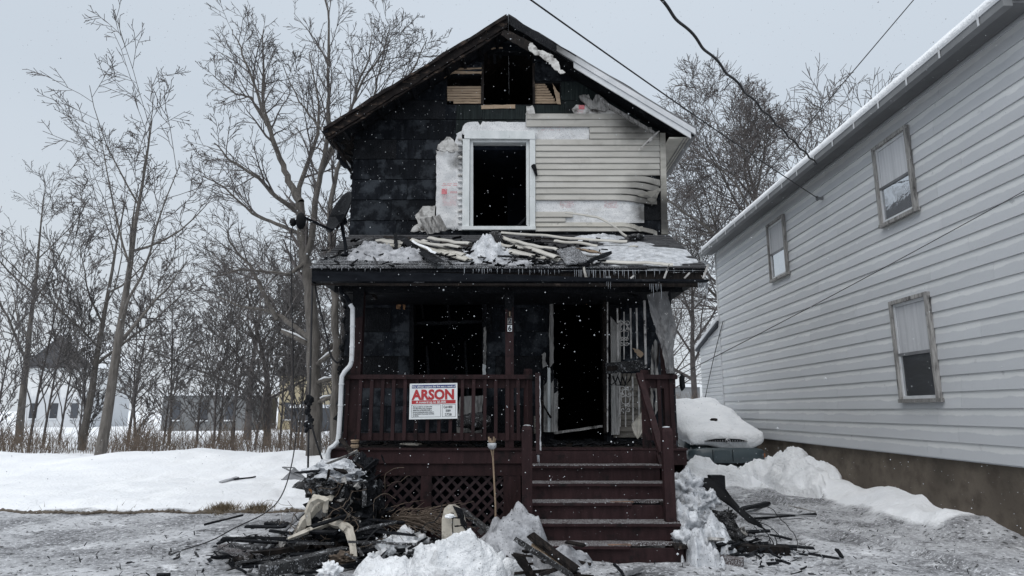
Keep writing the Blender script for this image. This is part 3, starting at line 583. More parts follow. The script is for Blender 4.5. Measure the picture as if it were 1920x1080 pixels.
# icicles
def icicles(spans, name, parent):
    g = G(); r = random.Random(7)
    for (x0, x1, y, Y, n, l0, l1) in spans:
        for i in range(n):
            a = P(lerp(x0,x1,(i+r.random()*.8)/n), y, Y); L = r.uniform(l0, l1); g.tube([a, a+Vector((.002,0,-L*.5)), a+Vector((0,0,-L))], [.0062,.004,.001], 4)
    return stuff(g.build(name, 'ice', parent))
icicles([(600,720,503,YE-.03,9,.02,.06),(885,925,504,YE-.03,9,.03,.13),(925,990,505,YE-.03,5,.03,.10),(990,1050,506,YE-.03,8,.03,.10),(1075,1120,506,YE-.03,12,.04,.18),(1110,1200,506,YE-.03,15,.04,.22),(1200,1310,506,YE-.03,7,.03,.12),(1218,1240,532,YE-.1,7,.06,.22),(1308,1326,530,YE-.15,9,.1,.30),(1136,1146,518,YE-.15,3,.1,.2),(870,872,500,YE-.05,1,.19,.2)], 'icicles', porch_roof)
# posts
def post(px0, px1, name='porch_post', mat='redwood'):
    a = P(px0, 620, YP).x; b = P(px1, 620, YP).x
    return G().beam(((a+b)/2, YP, ZD), ((a+b)/2, YP, zb0+.01), b-a, b-a, n=6, wob=.002).build(name, mat, house)
post(663, 681); mp = post(947.5, 963); post(1238, 1256)
for px0, px1, t, b in ((662,682,538,600), (946.5,964,545,582), (1237,1257,548,580)):
    a = P(px0,b,YP-.01); c = P(px1,b,YP-.01); z1 = P(px0,t,YP).z; w = c.x-a.x
    G().prism(jag([(a.x,a.z),(c.x,a.z+.05),(c.x,z1),(a.x,z1)], .05, .006, px0), YP-.078, YP-.070 if w < .2 else YP-.07).build('post_char', 'char', house)
# house numbers on the middle post
for i, (y0, y1, dg, m) in enumerate(((574,582,'','char'),(584,594,'1','charwood'),(596,607.5,'2','sootwhite'),(609.5,621.5,'6','signwhite'))):
    r = rectpx(951.5, 960, y0, y1, YP-.09); pl = G().box(r[0], r[1], YP-.086, YP-.079, r[2], r[3]).build('number_plate', m, house)
    if dg: text(dg, (r[3]-r[2])*1.12, ((r[0]+r[1])/2, YP-.088, r[2]+.012), 'ink' if i > 1 else 'bamboo', 'numeral', pl, bold=.004, depth=.001)
# deck, rim, lattice
DX0 = P(620, 842, 9.1).x; DX1 = P(1286, 842, 9.1).x; YD = 9.08
nb = 14
deck = G().box(DX0+.05, DX1-.05, YD+.06, YW-.03, ZD-.19, ZD-.03).build('deck_frame', 'redwood', house)
for k in range(nb):
    y0 = YD-.03 + (YW-.04-YD)*k/nb; G().beam((DX0-.02, y0+.07, ZD-.013), (DX1+.02, y0+.07, ZD-.013), .132, .026, n=10, wob=.002, seed=k).build('deck_board', 'redwood' if k < 2 else 'charwood', deck)
def board(x0, x1, y0, y1, z0, z1, name='rim_board', mat='redwood', n=6, seed=0): return G().beam((x0,(y0+y1)/2,(z0+z1)/2), (x1,(y0+y1)/2,(z0+z1)/2), y1-y0, z1-z0, n=n, wob=.0015, seed=seed).build(name, mat, house)
zr1 = P(800, 869, YD).z; zr2 = P(800, 892, YD+.03).z
XS0, XS1 = .22, 1.98
board(DX0, XS0-.002, YD, YD+.04, zr1, ZD-.030); board(XS1, DX1, YD, YD+.04, zr1-.02, ZD-.03)
board(DX0+.42, XS0-.05, YD+.03, YD+.068, zr2, zr1-.003, 'skirt_board')
G().box(DX0, DX0+.04, YD+.042, YW, .55, ZD-.03).build('rim_board', 'redwood', house); G().box(DX1-.04, DX1, YD+.042, YW, .55, ZD-.03).build('rim_board', 'redwood', house)
for px0, px1 in ((664,684),(789,809),(944,976)): 
    a = P(px0, 920, YD+.05).x; b = P(px1, 920, YD+.05).x; board(a, b, YD+.02+.011, YD+.066, -.05, zr2-.003, 'skirt_post')
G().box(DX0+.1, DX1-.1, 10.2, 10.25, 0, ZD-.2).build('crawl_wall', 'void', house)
for (pa, pb) in ((684,789),(809,944)):
    x0 = P(pa,920,YD+.09).x; x1 = P(pb,920,YD+.09).x; z0, z1 = .02, zr2+.02; s = .165; yb = YD+.085
    lat = G().box(x0, x1, yb-.006, yb+.02, z0-.05, z0+.02).build('lattice_panel', 'latticered', house)
    for d in (1, -1):
        k = -12
        while k < 16:
            c = x0 + k*s; poly = [(c, z0), (c+.055, z0), (c+.055+d*(z1-z0), z1), (c+d*(z1-z0), z1)]; k += 1
            poly = clip(clip(poly, 1, 0, x1), -1, 0, -x0)
            if area(poly) < .001: continue
            yy = yb - .004 if d > 0 else yb+.006
            G().prism(poly, yy, yy+.009).build('lattice_strip', 'latticered', lat)
# railings
def railing(pxa, pxb, pys, nm='railing', n=17, cap=True):
    Y = YP-.06; a = P(pxa, 707, Y); b = P(pxb, 707, Y); z1 = P(800, 703, Y).z; z2 = P(800, 711, Y).z; z3 = P(800, 728, Y).z; zb_1 = P(800, 812, Y).z; zb_0 = P(800, 826, Y).z
    rl = G().beam((a.x,Y,(z1+z2)/2), (b.x,Y,(z1+z2)/2), .13, z1-z2, n=8, wob=.002).build(nm, 'redwood', house)
    G().beam((a.x+.02,Y+.01,(z2+z3)/2-.001), (b.x-.02,Y+.01,(z2+z3)/2-.001), .035, z2-z3-.004, n=6, wob=.002).build('top_rail', 'redwood', rl)
    G().beam((a.x+.02,Y+.01,(zb_1+zb_0)/2), (b.x-.02,Y+.01,(zb_1+zb_0)/2), .035, zb_1-zb_0, n=6, wob=.002).build('bottom_rail', 'redwood', rl)
    for px in pys:
        x = P(px, 770, Y).x + R.uniform(-.004,.004); G().beam((x,Y-.028,zb_0+.005), (x+R.uniform(-.006,.006),Y-.028,z2-.002), .047, .036, n=4, wob=.0015, seed=px).build('baluster', 'redwood', rl)
    return rl
railing(645, 998, [651] + [675+21.25*i for i in range(15)])
railing(1205, 1268, [1212, 1236, 1259], n=3)
for px, top in ((990, 692), (1209, 694)):
    x = P(px, 760, YP).x; zt_ = P(px, top, YP).z; G().lathe((x, YP-.05, ZD-.0), [(.062,0),(.062,zt_-ZD-.03),(.05,zt_-ZD),(0.01,zt_-ZD)], 4).build('rail_post', 'redwood', house)
# stairs
stairs = G().box(XS0+.03, XS0+.07, 8.0, YD-.005, .05, .25).build('stairs', 'redwood', house)
rise, run = ZD/6, .262
for k in range(6):
    y = YD-.03 - k*run; z1 = ZD - k*rise; 
    lip = (.25 if k == 0 else 0)
    G().beam((XS0, y+.015, z1-rise/2-.017), (XS1-.02*(k % 2), y+.015, z1-rise/2-.017), .03, rise-.034, n=8, wob=.0015, seed=k).build('riser', 'redwood', stairs)
    if k < 5:
        zz = z1-rise; ya, yb2 = y-run-.03, y+.0
        hole = {2:(1185,1240), 4:(1180,1262), 3:None, 1:None, 0:None}.get(k)
        if hole:
            h0 = P(hole[0], 940, ya).x; h1 = P(hole[1], 940, ya).x
            G().beam((XS0-.02,(ya+yb2)/2,zz-.017), (h0,(ya+yb2)/2,zz-.017), yb2-ya, .034, n=7, wob=.003, seed=k).build('tread', 'redfrost', stairs)
            G().beam((h0,yb2-.06,zz-.017), (XS1+.02,yb2-.06,zz-.017), .10, .034, n=5, wob=.006, seed=k+9).build('tread', 'redfrost', stairs)
            G().beam((h1,ya+.07,zz-.017), (XS1+.02,ya+.07,zz-.017), .14, .034, n=2, wob=.006, seed=k+9).build('tread', 'charwood', stairs)
            G().beam((h0-.25,ya+.03,zz+.001), (h0+.01,ya+.05,zz+.001), .06, .008, n=4, wob=.006, seed=k).build('split_wood', 'splitbrown', stairs)
        else:
            G().beam((XS0-.02,(ya+yb2)/2,zz-.017), (XS1+.02,(ya+yb2)/2,zz-.017), yb2-ya, .034, n=9, wob=.003, seed=k).build('tread', 'redfrost', stairs)
for k in range(5):
    y = YD-.03-k*run-run-.03; zz = ZD-(k+1)*rise
    G().beam((XS0-.018, y-.007, zz-.021), ((XS1+.018) if k in (0,1,3) else P({2:1185,4:1180}[k],940,y).x, y-.007, zz-.021), .012, .030, n=8, wob=.002, seed=k).build('nosing', 'redwood', stairs)
for x in (XS0-.045, XS1+.0):
    G().add([(x,YD-.01,ZD-.05),(x+.04,YD-.01,ZD-.05),(x,YD-.01,ZD-.40),(x+.04,YD-.01,ZD-.40),(x,7.78,.02),(x+.04,7.78,.02),(x,7.78,.16),(x+.04,7.78,.16)],
        [(0,2,3,1),(4,6,7,5),(0,1,7,6),(2,4,5,3),(0,6,4,2),(1,3,5,7)]).build('stringer', 'redwood', stairs)
for px, Yn, w, top in ((988, 8.1, .125, 798), (1252.5, 8.1, .125, 801)):
    x = P(px, 880, Yn).x; h = P(px, top, Yn).z; w = w/1.414*1.0
    bm_pts = [(.0885,-.1),(.0885,h-.05),(.075,h-.015),(.05,h)]
    g = G(); g.lathe((0,0,0), bm_pts, 4); g.v = [(x + (a*math.cos(.785)-b*math.sin(.785)), Yn + (a*math.sin(.785)+b*math.cos(.785)), c) for a, b, c in g.v]
    nw = g.build('newel_post', 'redwood', stairs)
    G().blob((x, Yn, h), (.05,.05,.012), px, .3, 2).build('snow_cap', 'icysnow', stairs, True)
def rail(a, b, w, h, nm, lab=None, roll=0):
    o = G().beam(a, b, w, h, roll, n=8, wob=.002).build(nm, 'redwood', stairs)
    return o
rail(P(1198,701,9.0), P(1241,850,8.35), .085, .06, 'hand_rail'); rail(P(1008,700,9.02), P(1010,853,8.75), .07, .045, 'hand_rail')
g = G(); g.beam(P(1012.5,705,8.97), P(1013.5,845,8.70), .010, .008, n=20, wob=.006); stuff(g.build('frost_strip', 'dirtysnow', stairs))
icicles([(1007,1012,853,8.74,4,.08,.2)], 'icicles', stairs)
# ------------------------------------------------ lower window and doorway
Yc = YW-.04
for pxs, m in (([(768,556),(776,556),(776,752),(768,752)],'char'), ([(904,556),(913,556),(913,752),(904,752)],'char'), ([(766,545),(915,545),(915,556),(766,556)],'charwood')):
    G().prism(jag(pts2(pxs, Yc), .12, .006, 3), Yc-.04, Yc).build('window_casing', m, house)
G().prism(jag(pts2([(907,614),(911,612),(912,645),(910,700),(906,704)], Yc-.05), .05, .006, 4), Yc-.06, Yc-.045).build('peeled_trim', 'sootwhite', house)
G().prism(jag(pts2([(905,683),(911,685),(911,704),(905,704)], Yc-.05), .04, .005, 5), Yc-.065, Yc-.05).build('peeled_trim', 'whitewood', house)
r = HL
G().beam((r[0], YW+.02, P(800,607,YW).z), (r[1], YW+.02, P(800,603,YW).z), .04, .05, n=8, wob=.01).build('window_rail', 'char', house)
for px, a, b in ((788,557,596),(838,560,615),(872,640,752),(800,650,752)): G().beam(P(px,a,YW+.06), P(px+6,b,YW+.1), .035, .03, n=4, wob=.01, seed=px).build('burnt_board', 'char', house)
for px,py,sx_,sy_ in ((746,573,5,7),(757,575,3,6)): 
    G().prism(jag(pts2([(px-sx_,py-sy_),(px+sx_,py-sy_+2),(px+sx_,py+sy_),(px-sx_+2,py+sy_-1)], YW-.03), .03, .012, px), YW-.034, YW-.024).build('bare_wood_patch', 'burntorange', house)
for (x0,y0,x1,y1,m) in ((765,541,800,543,'burntorange'),(688,541,706,560,'charwood'),(1052,561,1100,568,'burntorange'),(640,545,700,552,'char'),(1170,545,1200,560,'char')):
    G().beam(P(x0,y0,9.6 if y0 < 550 else YW-.06), P(x1,y1,9.6 if y0 < 550 else YW-.06), .04, .05, n=8, wob=.014, seed=x0).build('burnt_board', m, house)
# door frame, left: split white wood
Yd = YW-.05
door_trim = G().prism(jag(pts2([(1031,566),(1037,566),(1038,680),(1031,690),(1029,620)], Yd), .08, .006, 1), Yd-.05, Yd).build('door_casing', 'sootwhite', house)
for (x0, x1, yt, m, Yo) in ((1014,1019,722,'charwood',-.07),(1019.5,1026,697,'sootwhite',-.075),(1026.5,1032,690,'whitewood',-.09),(1032.5,1038,694,'sootwhite',-.08),(1038.5,1046,712,'sootwhite',-.07)):
    r_ = random.Random(int(x0)); top = [(lerp(x0,x1,t), yt + r_.uniform(-3,5)) for t in (0,.25,.5,.75,1)]
    G().prism(pts2([(x0,810),*top,(x1,810)], Yd+Yo), Yd+Yo-.02, Yd+Yo).build('split_board', m, house)
    tp = G().prism(jag(pts2([(x0+.2,yt+26),*[(a,b-1) for a,b in top],(x1-.2,yt+20)], Yd+Yo-.022), .03, .008, int(x0)), Yd+Yo-.026, Yd+Yo-.021).build('burnt_edge', 'char', house) if m != 'whitewood' else None
G().prism(jag(pts2([(1016,664),(1022,660),(1024,686),(1017,692)], Yd), .03, .012, 4), Yd-.02, Yd-.005).build('peeled_paint', 'sootwhite', house)
G().beam(P(1015,755,Yd-.15), P(1033,783,Yd-.2), .05, .02, n=4, wob=.004).build('broken_slat', 'charwood', house)
for k in range(3): plank(1001, 1016, 780+k*11.5, 791+k*11.5, 'sootsiding', Y=YW-.02, seed=40+k)
G().prism(pts2([(1128,566),(1136,566),(1138,812),(1131,812)], Yd), Yd-.08, Yd).build('door_casing', 'charwood', house)
# beige planks and white column right of the door, behind the iron door
for k in range(11): plank(1150, 1222, 700+k*11, 711+k*11, 'sootsiding', Y=YW-.03, seed=60+k)
G().prism(jag(pts2([(1144,575),(1154,575),(1155,815),(1146,815)], YW-.1), .2, .002, 8), YW-.14, YW-.1).build('door_casing', 'sootlight', house); G().prism(jag(pts2([(1154.6,577),(1164,577),(1163.5,690),(1161,815),(1155.6,815)], YW-.1), .2, .002, 9), YW-.125, YW-.1).build('door_casing', 'sootlight', house); G().prism(jag(pts2([(1142.5,572),(1165.5,572),(1166,598),(1156,606),(1144,592)], YW-.145), .05, .01, 8), YW-.15, YW-.142).build('burnt_edge', 'char', house)
for k, (x0,x1,yt,yb,m) in enumerate(((1215,1219,690,790,'charwood'),(1219.5,1225,650,800,'sootwhite'),(1225.5,1231,640,735,'sootwhite'),(1228,1234,690,780,'sootwhite'),(1232,1236,645,690,'charwood'))):
    r_ = random.Random(k); pg = [(x0+r_.uniform(-1,1),yb),(x0+r_.uniform(-1.5,1.5),(yt+yb)/2),(x0,yt+r_.uniform(0,16)),((x0+x1)/2,yt-4),(x1,yt+r_.uniform(0,20)),(x1+r_.uniform(-2,2),lerp(yt,yb,.4)),(x1-2,yb-10)]
    G().prism(jag(pts2(pg, 9.7-k*.012), .05, .008, k), 9.668-k*.012, 9.678-k*.012).build('split_board', m, house)
G().prism(jag(pts2([(1184,795),(1205,770),(1212,765),(1208,800),(1196,822),(1188,815)], 9.6), .05, .01, 10), 9.56, 9.60, lambda x, z: .06*math.sin(x*60)*.3).build('crumpled_sheet', 'sidingdirt', house)
# iron security door, swung open against the wall
Ys = 10.55
dr = G().beam(P(1134,560,Ys), P(1135,810,Ys), .04, .03, n=5, wob=.0015).build('security_door', 'charwood', house); dr['label'] = 'open wrought iron security door with scrollwork beside the burnt doorway'
def bar(x0,y0,x1,y1,w,h,nm,m='iron',YY=Ys): return G().beam(P(x0,y0,YY), P(x1,y1,YY), w, h, n=5, wob=.0015, seed=x0).build(nm, m, dr)
bar(1208,556,1211,690,.035,.03,'stile'); bar(1139,566,1139,810,.02,.02,'stile')
for x, m in ((1157.5,1),(1170,0),(1182,1),(1193.5,1)):
    if m: bar(x,578,x+1.5,672,.024,.022,'bar'); bar(x+4,706,x+5,800,.024,.022,'bar')
pn = G().prism(jag(pts2([(1134,681),(1205,674),(1207,692),(1200,695),(1136,701)], Ys-.02), .1, .004, 3), Ys-.045, Ys-.01).build('lock_panel', 'charash', dr)
G().prism(pts2([(1138,687),(1158,685),(1158,694),(1138,696)], Ys-.05), Ys-.052, Ys-.047).build('panel_relief', 'charwood', dr)
def scroll(cx, y0, y1, nm):
    g = G(); c = lambda px, py: P(px, py, Ys); h = y1-y0
    g.tube([c(cx,y0), c(cx,y1)], .011, 5)
    def spiral(x, y, r, s, up):
        g.tube([c(x + s*(r*(1-i/16))*math.cos(i*.55*1.0)*1 , y + up*(r*(1-i/16))*math.sin(i*.55)) for i in range(15)], .0095, 4)
    for f, rr in ((.30,6.5),(.62,5)):
        for s in (-1,1):
            spiral(cx+s*rr, y0+h*f-rr*.8, rr*.9, -s, -1); spiral(cx+s*rr, y0+h*f+rr*.8, rr*.9, -s, 1)
    g.tube([c(cx+8.5*math.cos(a*.3927), y0+h*.42+16*math.sin(a*.3927)) for a in range(17)], .0095, 4)
    return g.build(nm, 'iron', dr)
scroll(1170, 585, 674, 'scrollwork'); scroll(1173, 706, 800, 'scrollwork')
for k in range(4): G().tube([P(1140+k*9,708+R.uniform(-3,3),Ys-.05), P(1146+k*9,722,Ys-.08), P(1154+k*9,716+R.uniform(-6,8),Ys-.06), P(1160+k*8,700,Ys-.05)], [.012,.01,.012,.006], 5).build('melted_strip', 'char', dr)
G().prism(jag(pts2([(1186,653),(1200,656),(1206,664),(1200,672),(1192,662)], Ys-.05), .03, .012, 3), Ys-.06, Ys-.05).build('paper_scrap', 'lath', dr)
# loose board across the doorstep
tag(G().beam(P(1040,812,10.5), P(1128,799,10.75), .06, .035, n=6, wob=.003).build('loose_board', 'sootwhite'), 'grey board lying slanted across the burnt doorway threshold', 'board')
# buckled aluminium sheet by the right post
Ya = 9.05; L_ = [(1213,552),(1219,580),(1227,610),(1233,632),(1242,655),(1247,690),(1251,700)]; C_ = [(1236,547),(1240,580),(1245,610),(1248,640),(1252,665),(1255,690),(1257,700)]; R_ = [(1254,546),(1258,575),(1266,608),(1268,622),(1262,655),(1265,690),(1265,700)]
rows = [[P(*a,Ya), P((a[0]+b[0])/2,(a[1]+b[1])/2,Ya-.01), P(*b,Ya-.06), P((b[0]+c[0])/2,(b[1]+c[1])/2,Ya-.0), P(*c,Ya+.05)] for a, b, c in zip(L_, C_, R_)]
fine = []
for i in range(31):
    t = i/30*(len(rows)-1); a_ = min(int(t), len(rows)-2); f_ = t-a_; row = []
    for j in range(21):
        s = j/20*4; b_ = min(int(s), 3); g_ = s-b_
        p = rows[a_][b_].lerp(rows[a_][b_+1], g_).lerp(rows[a_+1][b_].lerp(rows[a_+1][b_+1], g_), f_)
        row.append(p + Vector((.012*nz(i*.5, j*.3, 1), .045*nz(i*.22, j*.18, 4) + .03*abs(nz(i*.5+j*.3, j*.15, 7)) + .008*nz(i*1.3, j*1.1), .008*nz(i*.7, j*.9, 2))))
    fine.append(row)
rows = fine
tag(G().grid(rows[::-1], .004, (0,1,0)).build('metal_sheet', 'sheetmetal'), 'buckled grey metal sheet hanging from the porch eave by the right post', 'metal sheet')
# soot rubble on the deck
g = G(); r = random.Random(21)
for i in range(420):
    x = r.uniform(DX0+.1, DX1-.1); y = r.uniform(9.3, 10.9); s = r.uniform(.02,.09); a = r.uniform(0,3.1); z = ZD+.005+r.random()*.05*(1 if x < .2 else .5)
    g.beam((x,y,z), (x+s*2*math.cos(a), y+s*math.sin(a), z+r.uniform(-.01,.03)), s*.5, s*.25, r.random())
tag(stuff(g.build('deck_rubble', 'char')), 'black burnt rubble strewn over the porch floor', 'rubble')
lab = ['pale crumpled cloth lying on the porch floor under the railing']
tag(G().blob(P(770,833,9.25)+Vector((0,0,.0)), (.14,.06,.02), 5, .4, 3).build('cloth_scrap', 'cream', None, True), lab[0], 'cloth')
tag(G().blob(P(888,790,10.3), (.26,.2,.13), 8, .5, 3).build('burnt_cushion', 'charash', None, True), 'grey burnt cushion heap behind the sign on the porch', 'cushion')
tag(G().prism(jag(pts2([(862,745),(905,742),(902,810),(856,812)], 10.6), .08, .012, 5), 10.55, 10.6).build('scorched_panel', 'sootwhite'), 'scorched pale panel standing behind the porch railing below the window', 'panel')
# ================================================================ THINGS ON THE HOUSE
# ARSON sign
Yg = 9.06
sg = thing('warning_sign', 'white ARSON reward sign with red letters fixed to the porch railing', 'sign', P(814, 787, Yg))
q = [P(768.5,719.5,Yg), P(857.5,718,Yg), P(857.5,784.8,Yg), P(767,786.5,Yg)]
TL, TR, BR, BL = q; tilt = math.atan2(TR.z-TL.z, TR.x-TL.x)
G().prism([(p.x,p.z) for p in (BL,BR,TR,TL)], Yg, Yg+.012).build('panel', 'signwhite', sg)
def S(u, v, d=.001): 
    a = TL.lerp(TR, u); b = BL.lerp(BR, u); p = a.lerp(b, v); return Vector((p.x, Yg-d, p.z))
def sbar(u0,u1,v0,v1,m,nm,d=.0015): G().prism([(S(u,v).x,S(u,v).z) for u,v in ((u0,v1),(u1,v1),(u1,v0),(u0,v0))], Yg-d, Yg-.0002).build(nm, m, sg)
sbar(.045,.965,.045,.135,'signblue','header_band'); sbar(.045,.965,.475,.575,'signred','reward_band')
def border(u0,u1,v0,v1):
    t = .006
    g = G()
    for a in ((u0,u1,v0,v0+t*1.3),(u0,u1,v1-t*1.3,v1),(u0,u0+t,v0+t*1.3,v1-t*1.3),(u1-t,u1,v0+t*1.3,v1-t*1.3)): g.prism([(S(u,v).x,S(u,v).z) for u,v in ((a[0],a[3]),(a[1],a[3]),(a[1],a[2]),(a[0],a[2]))], Yg-.001, Yg-.0002)
    stuff(g.build('text_border', 'ink', sg))
border(.045,.655,.60,.945); border(.685,.965,.60,.945)
HH = (TL-BL).length
def st(body, u, v, hh, m, bold=0, sx=1, al='CENTER', nm='lettering', d=.003): return text(body, hh*HH/.70, S(u,v,d), m, nm, sg, bold, sx, al, -tilt, .0008)
st('ARSON', .50, .445, .265, 'signred', .008, .95); st('Fire officials suspect this fire was a result of', .505, .115, .052, 'signwhite', .0007, .94)
st('A reward up to $5,000', .45, .555, .062, 'signwhite', .0008, 1.02)
for i, l in enumerate(('May be provided for any action of the', 'Ohio Blue Ribbon Arson Committee,', 'payable from its REWARD FUND to', 'persons furnishing information leading to', 'the identification of person(s) responsible', 'for this fire.')):
    st(l, .075, .665+.05*i, .032, 'ink', .0003, .78, 'LEFT')
for i, (l, u) in enumerate((('Call 800', .71), ('589', .755), ('2728', .74))): st(l, u, .70+.105*i, .065, 'ink', .0004, 1.05 if i else .82, 'LEFT')
# tiki torch
tb = PZ(929, 948, .42); Yt = 8.35
tk = thing('garden_torch', 'bamboo garden torch with snow in its basket standing before the porch', 'torch', (P(929,945,Yt).x, Yt, .2))
a = P(929, 948, Yt); b = P(924, 852, Yt)
G().tube([Vector((a.x+.004,Yt,.15)), a, b], [.012,.0115,.011], 7).build('pole', 'bamboo', tk)
for k in range(7):
    an = k*.9; c = P(922.5, 838, Yt); G().tube([b+Vector((0,0,-.06)), b.lerp(c,.6)+Vector((.02*math.cos(an),.02*math.sin(an),0)), c+Vector((.045*math.cos(an),.045*math.sin(an),.02))], [.006,.006,.005], 4).build('splint', 'bamboo', tk)
c = P(922.5, 838, Yt)
G().lathe(c, [(.03,-.03),(.055,.0),(.058,.04),(.045,.05)], 12).build('basket', 'icysnow', tk, True)
G().lathe(c, [(.028,.05),(.03,.08),(.036,.08),(.036,.055)], 10).build('canister', 'bamboo', tk)
for k in range(6): an = k*1.05; G().beam(c+Vector((.036*math.cos(an),.036*math.sin(an),.06)), c+Vector((.042*math.cos(an),.042*math.sin(an),.105+.02*(k%2))), .02, .006).build('splint', 'bamboo', tk)
# second, burnt torch head by the left corner
t2 = thing('garden_torch', 'scorched bamboo torch basket at the left corner of the porch', 'torch', P(664, 900, 8.9))
c2 = P(665, 838, 8.9); G().lathe(c2, [(.02,-.13),(.045,-.07),(.055,.02),(.05,.09)], 10).build('basket', 'bamboo', t2)
for k in range(5): G().lathe(c2+Vector((0,0,-.07+k*.035)), [(.05,0),(.058,.008),(.058,.018),(.05,.024)], 10).build('band', 'charwood' if k % 2 else 'bamboo', t2)
G().tube([c2+Vector((0,0,-.12)), P(664,900,8.9)], .012, 6).build('pole', 'charwood', t2); G().tube([c2+Vector((0,0,.08)), c2+Vector((.01,0,.16))], .008, 5).build('wick', 'char', t2)
# downspout
def spout(pxs, Y, m, nm, par=None):
    ps = [P(x,y,Y) for x, y in pxs]; g = G(); g.tube(ps, .033, 8); return g.build(nm, m, par or ds, False)
ds = spout([(640,716),(638,770),(635,815)], 9.0, 'whitetrim', 'downspout', house); ds['label'] = 'white rain downspout with burnt black top at the left porch corner'
spout([(641,520),(638,535),(640,548),(650,558),(656,570)], 9.0, 'gutterblack', 'elbow'); spout([(656.5,571),(661,578),(661,592),(660.5,640),(659,678)], 9.0, 'whitetrim', 'pipe')
spout([(659,678),(656,686),(646,697),(641,706),(640,716)], 9.0, 'whitetrim', 'elbow'); spout([(635,815),(633,828),(626,836),(618,841),(615,850),(615,870)], 9.0, 'whitetrim', 'elbow')
for y, x in ((612,661),(650,660),(720,640),(760,638.5)): G().lathe(P(x,y,9.0), [(.038,-.012),(.038,.012)], 8).build('strap', 'whitetrim', ds)
# satellite dish
dd = thing('satellite_dish', 'black charred satellite dish on a mast at the left end of the porch roof', 'satellite dish', P(650, 478, 9.45))
cd = P(636, 398, 9.5); g = G(); nrm = Vector((-.72,-.62,.32)).normalized(); ux = nrm.cross(Vector((0,0,1))).normalized(); uy = ux.cross(nrm)
uy2 = (uy*math.cos(.32) + Vector((1,0,0))*0).normalized()
Rm = Matrix.Identity(3)
rows = []
for i in range(8):
    rr = i/7; rows.append([cd + Rm @ (ux*(.34*rr*math.cos(k*math.pi/14)) + uy*(.36*rr*math.sin(k*math.pi/14)) - nrm*(.09*(1-rr*rr))) for k in range(29)])
g.grid(rows, .012, tuple(nrm)).build('reflector', 'char', dd, True)
G().tube([P(650,480,9.45), P(647,455,9.47), P(642,430,9.5), P(640,412,9.52)], [.028,.026,.026,.03], 7).build('mast', 'gutterblack', dd)
G().lathe(P(650,480,9.45), [(.09,-.01),(.09,.02),(.03,.03)], 10).build('foot', 'gutterblack', dd)
G().beam(P(645,420,9.56), P(638,404,9.56), .09, .12, n=2, wob=.006).build('bracket', 'gutterblack', dd)
lp = P(564, 414, 9.1)
G().beam(P(622,432,9.42), lp+Vector((.05,0,.05)), .035, .03).build('arm', 'gutterblack', dd)
G().beam(P(622,432,9.42), P(636,425,9.5), .035, .03).build('arm', 'gutterblack', dd)
G().blob(lp, (.075,.07,.13), 3, .15, 2).build('receiver', 'blackplastic', dd, True); G().blob(P(549,417,9.1), (.05,.05,.065), 4, .15, 2).build('receiver', 'blackplastic', dd, True)
def cable(pxs, r, label, mat='wire', name='cable', n=5):
    ps = [P(*p) for p in pxs]; out = []
    for i in range(len(ps)-1):
        p0 = ps[max(i-1,0)]; p1 = ps[i]; p2 = ps[i+1]; p3 = ps[min(i+2,len(ps)-1)]
        for k in range(6):
            t = k/6; out.append(.5*((2*p1)+(p2-p0)*t+(2*p0-5*p1+4*p2-p3)*t*t+(3*p1-p0-3*p2+p3)*t**3))
    out.append(ps[-1]); return tag(G().tube(out, r, n).build(name, mat, None, True), label, 'cable')
cable([(549,425,9.1),(545,455,9.1),(548,600,9.1),(552,760,9.1),(556,800,9.0),(548,865,8.9),(530,925,8.7),(500,960,8.6),(440,990,8.4),(395,1014,8.3),(340,1032,8.2)], .008, 'thin black cable trailing from the dish receiver across the slush')
cable([(586,530,8.9),(584,600,8.9),(582,700,8.9),(579,770,8.9),(578,840,8.9),(577,906,8.9)], .014, 'long charred cable hanging straight down from the porch gutter corner')
tag(G().lathe(P(577,916,8.9), [(.02,-.01),(.042,0),(.045,.035),(.03,.06),(.012,.065)], 10).build('cable_weight', 'blackplastic'), 'small black plug hanging at the end of the charred cable', 'plug')
cable([(590,533,8.95),(600,580,8.95),(612,630,9.0),(620,665,9.05),(632,680,9.1),(640,672,9.2)], .014, 'burnt black wire slung from the gutter towards the house corner')
cable([(580,775,8.9),(585,800,8.88),(592,825,8.9),(600,850,8.95),(606,866,9.0)], .012, 'short charred wire tail curling to the snow beside the downspout')
g = G(); r = random.Random(5)
for i in range(16): y = 745+i*4.2; g.blob(P(578.5+r.uniform(-5,5), y, 8.9), (.02+r.random()*.03,.03,.03+r.random()*.02), i, .5, 1)
tag(stuff(g.build('melted_insulation', 'char')), 'clots of melted insulation on the hanging cable', 'melted plastic')
g = G()
for i in range(18): y = 560+i*13; g.blob((XL-.02+r.uniform(-.03,.04), YW+.02, P(650,y,YW).z), (.04+r.random()*.04,.05,.07), i+30, .6, 1)
stuff(g.build('corner_char', 'char', house))
g = G()
for i in range(12): y = 250+i*16; g.blob((XL-.0+r.uniform(-.04,.02), YW+.05, P(650,y,YW).z), (.03+r.random()*.04,.05,.05), i+60, .6, 1)
stuff(g.build('corner_char', 'char', house))
cable([(650,470,9.4),(680,474,9.35),(700,482,9.2),(707,497,8.95),(706,506,8.82)], .012, 'short burnt cable lying on the left part of the porch roof')
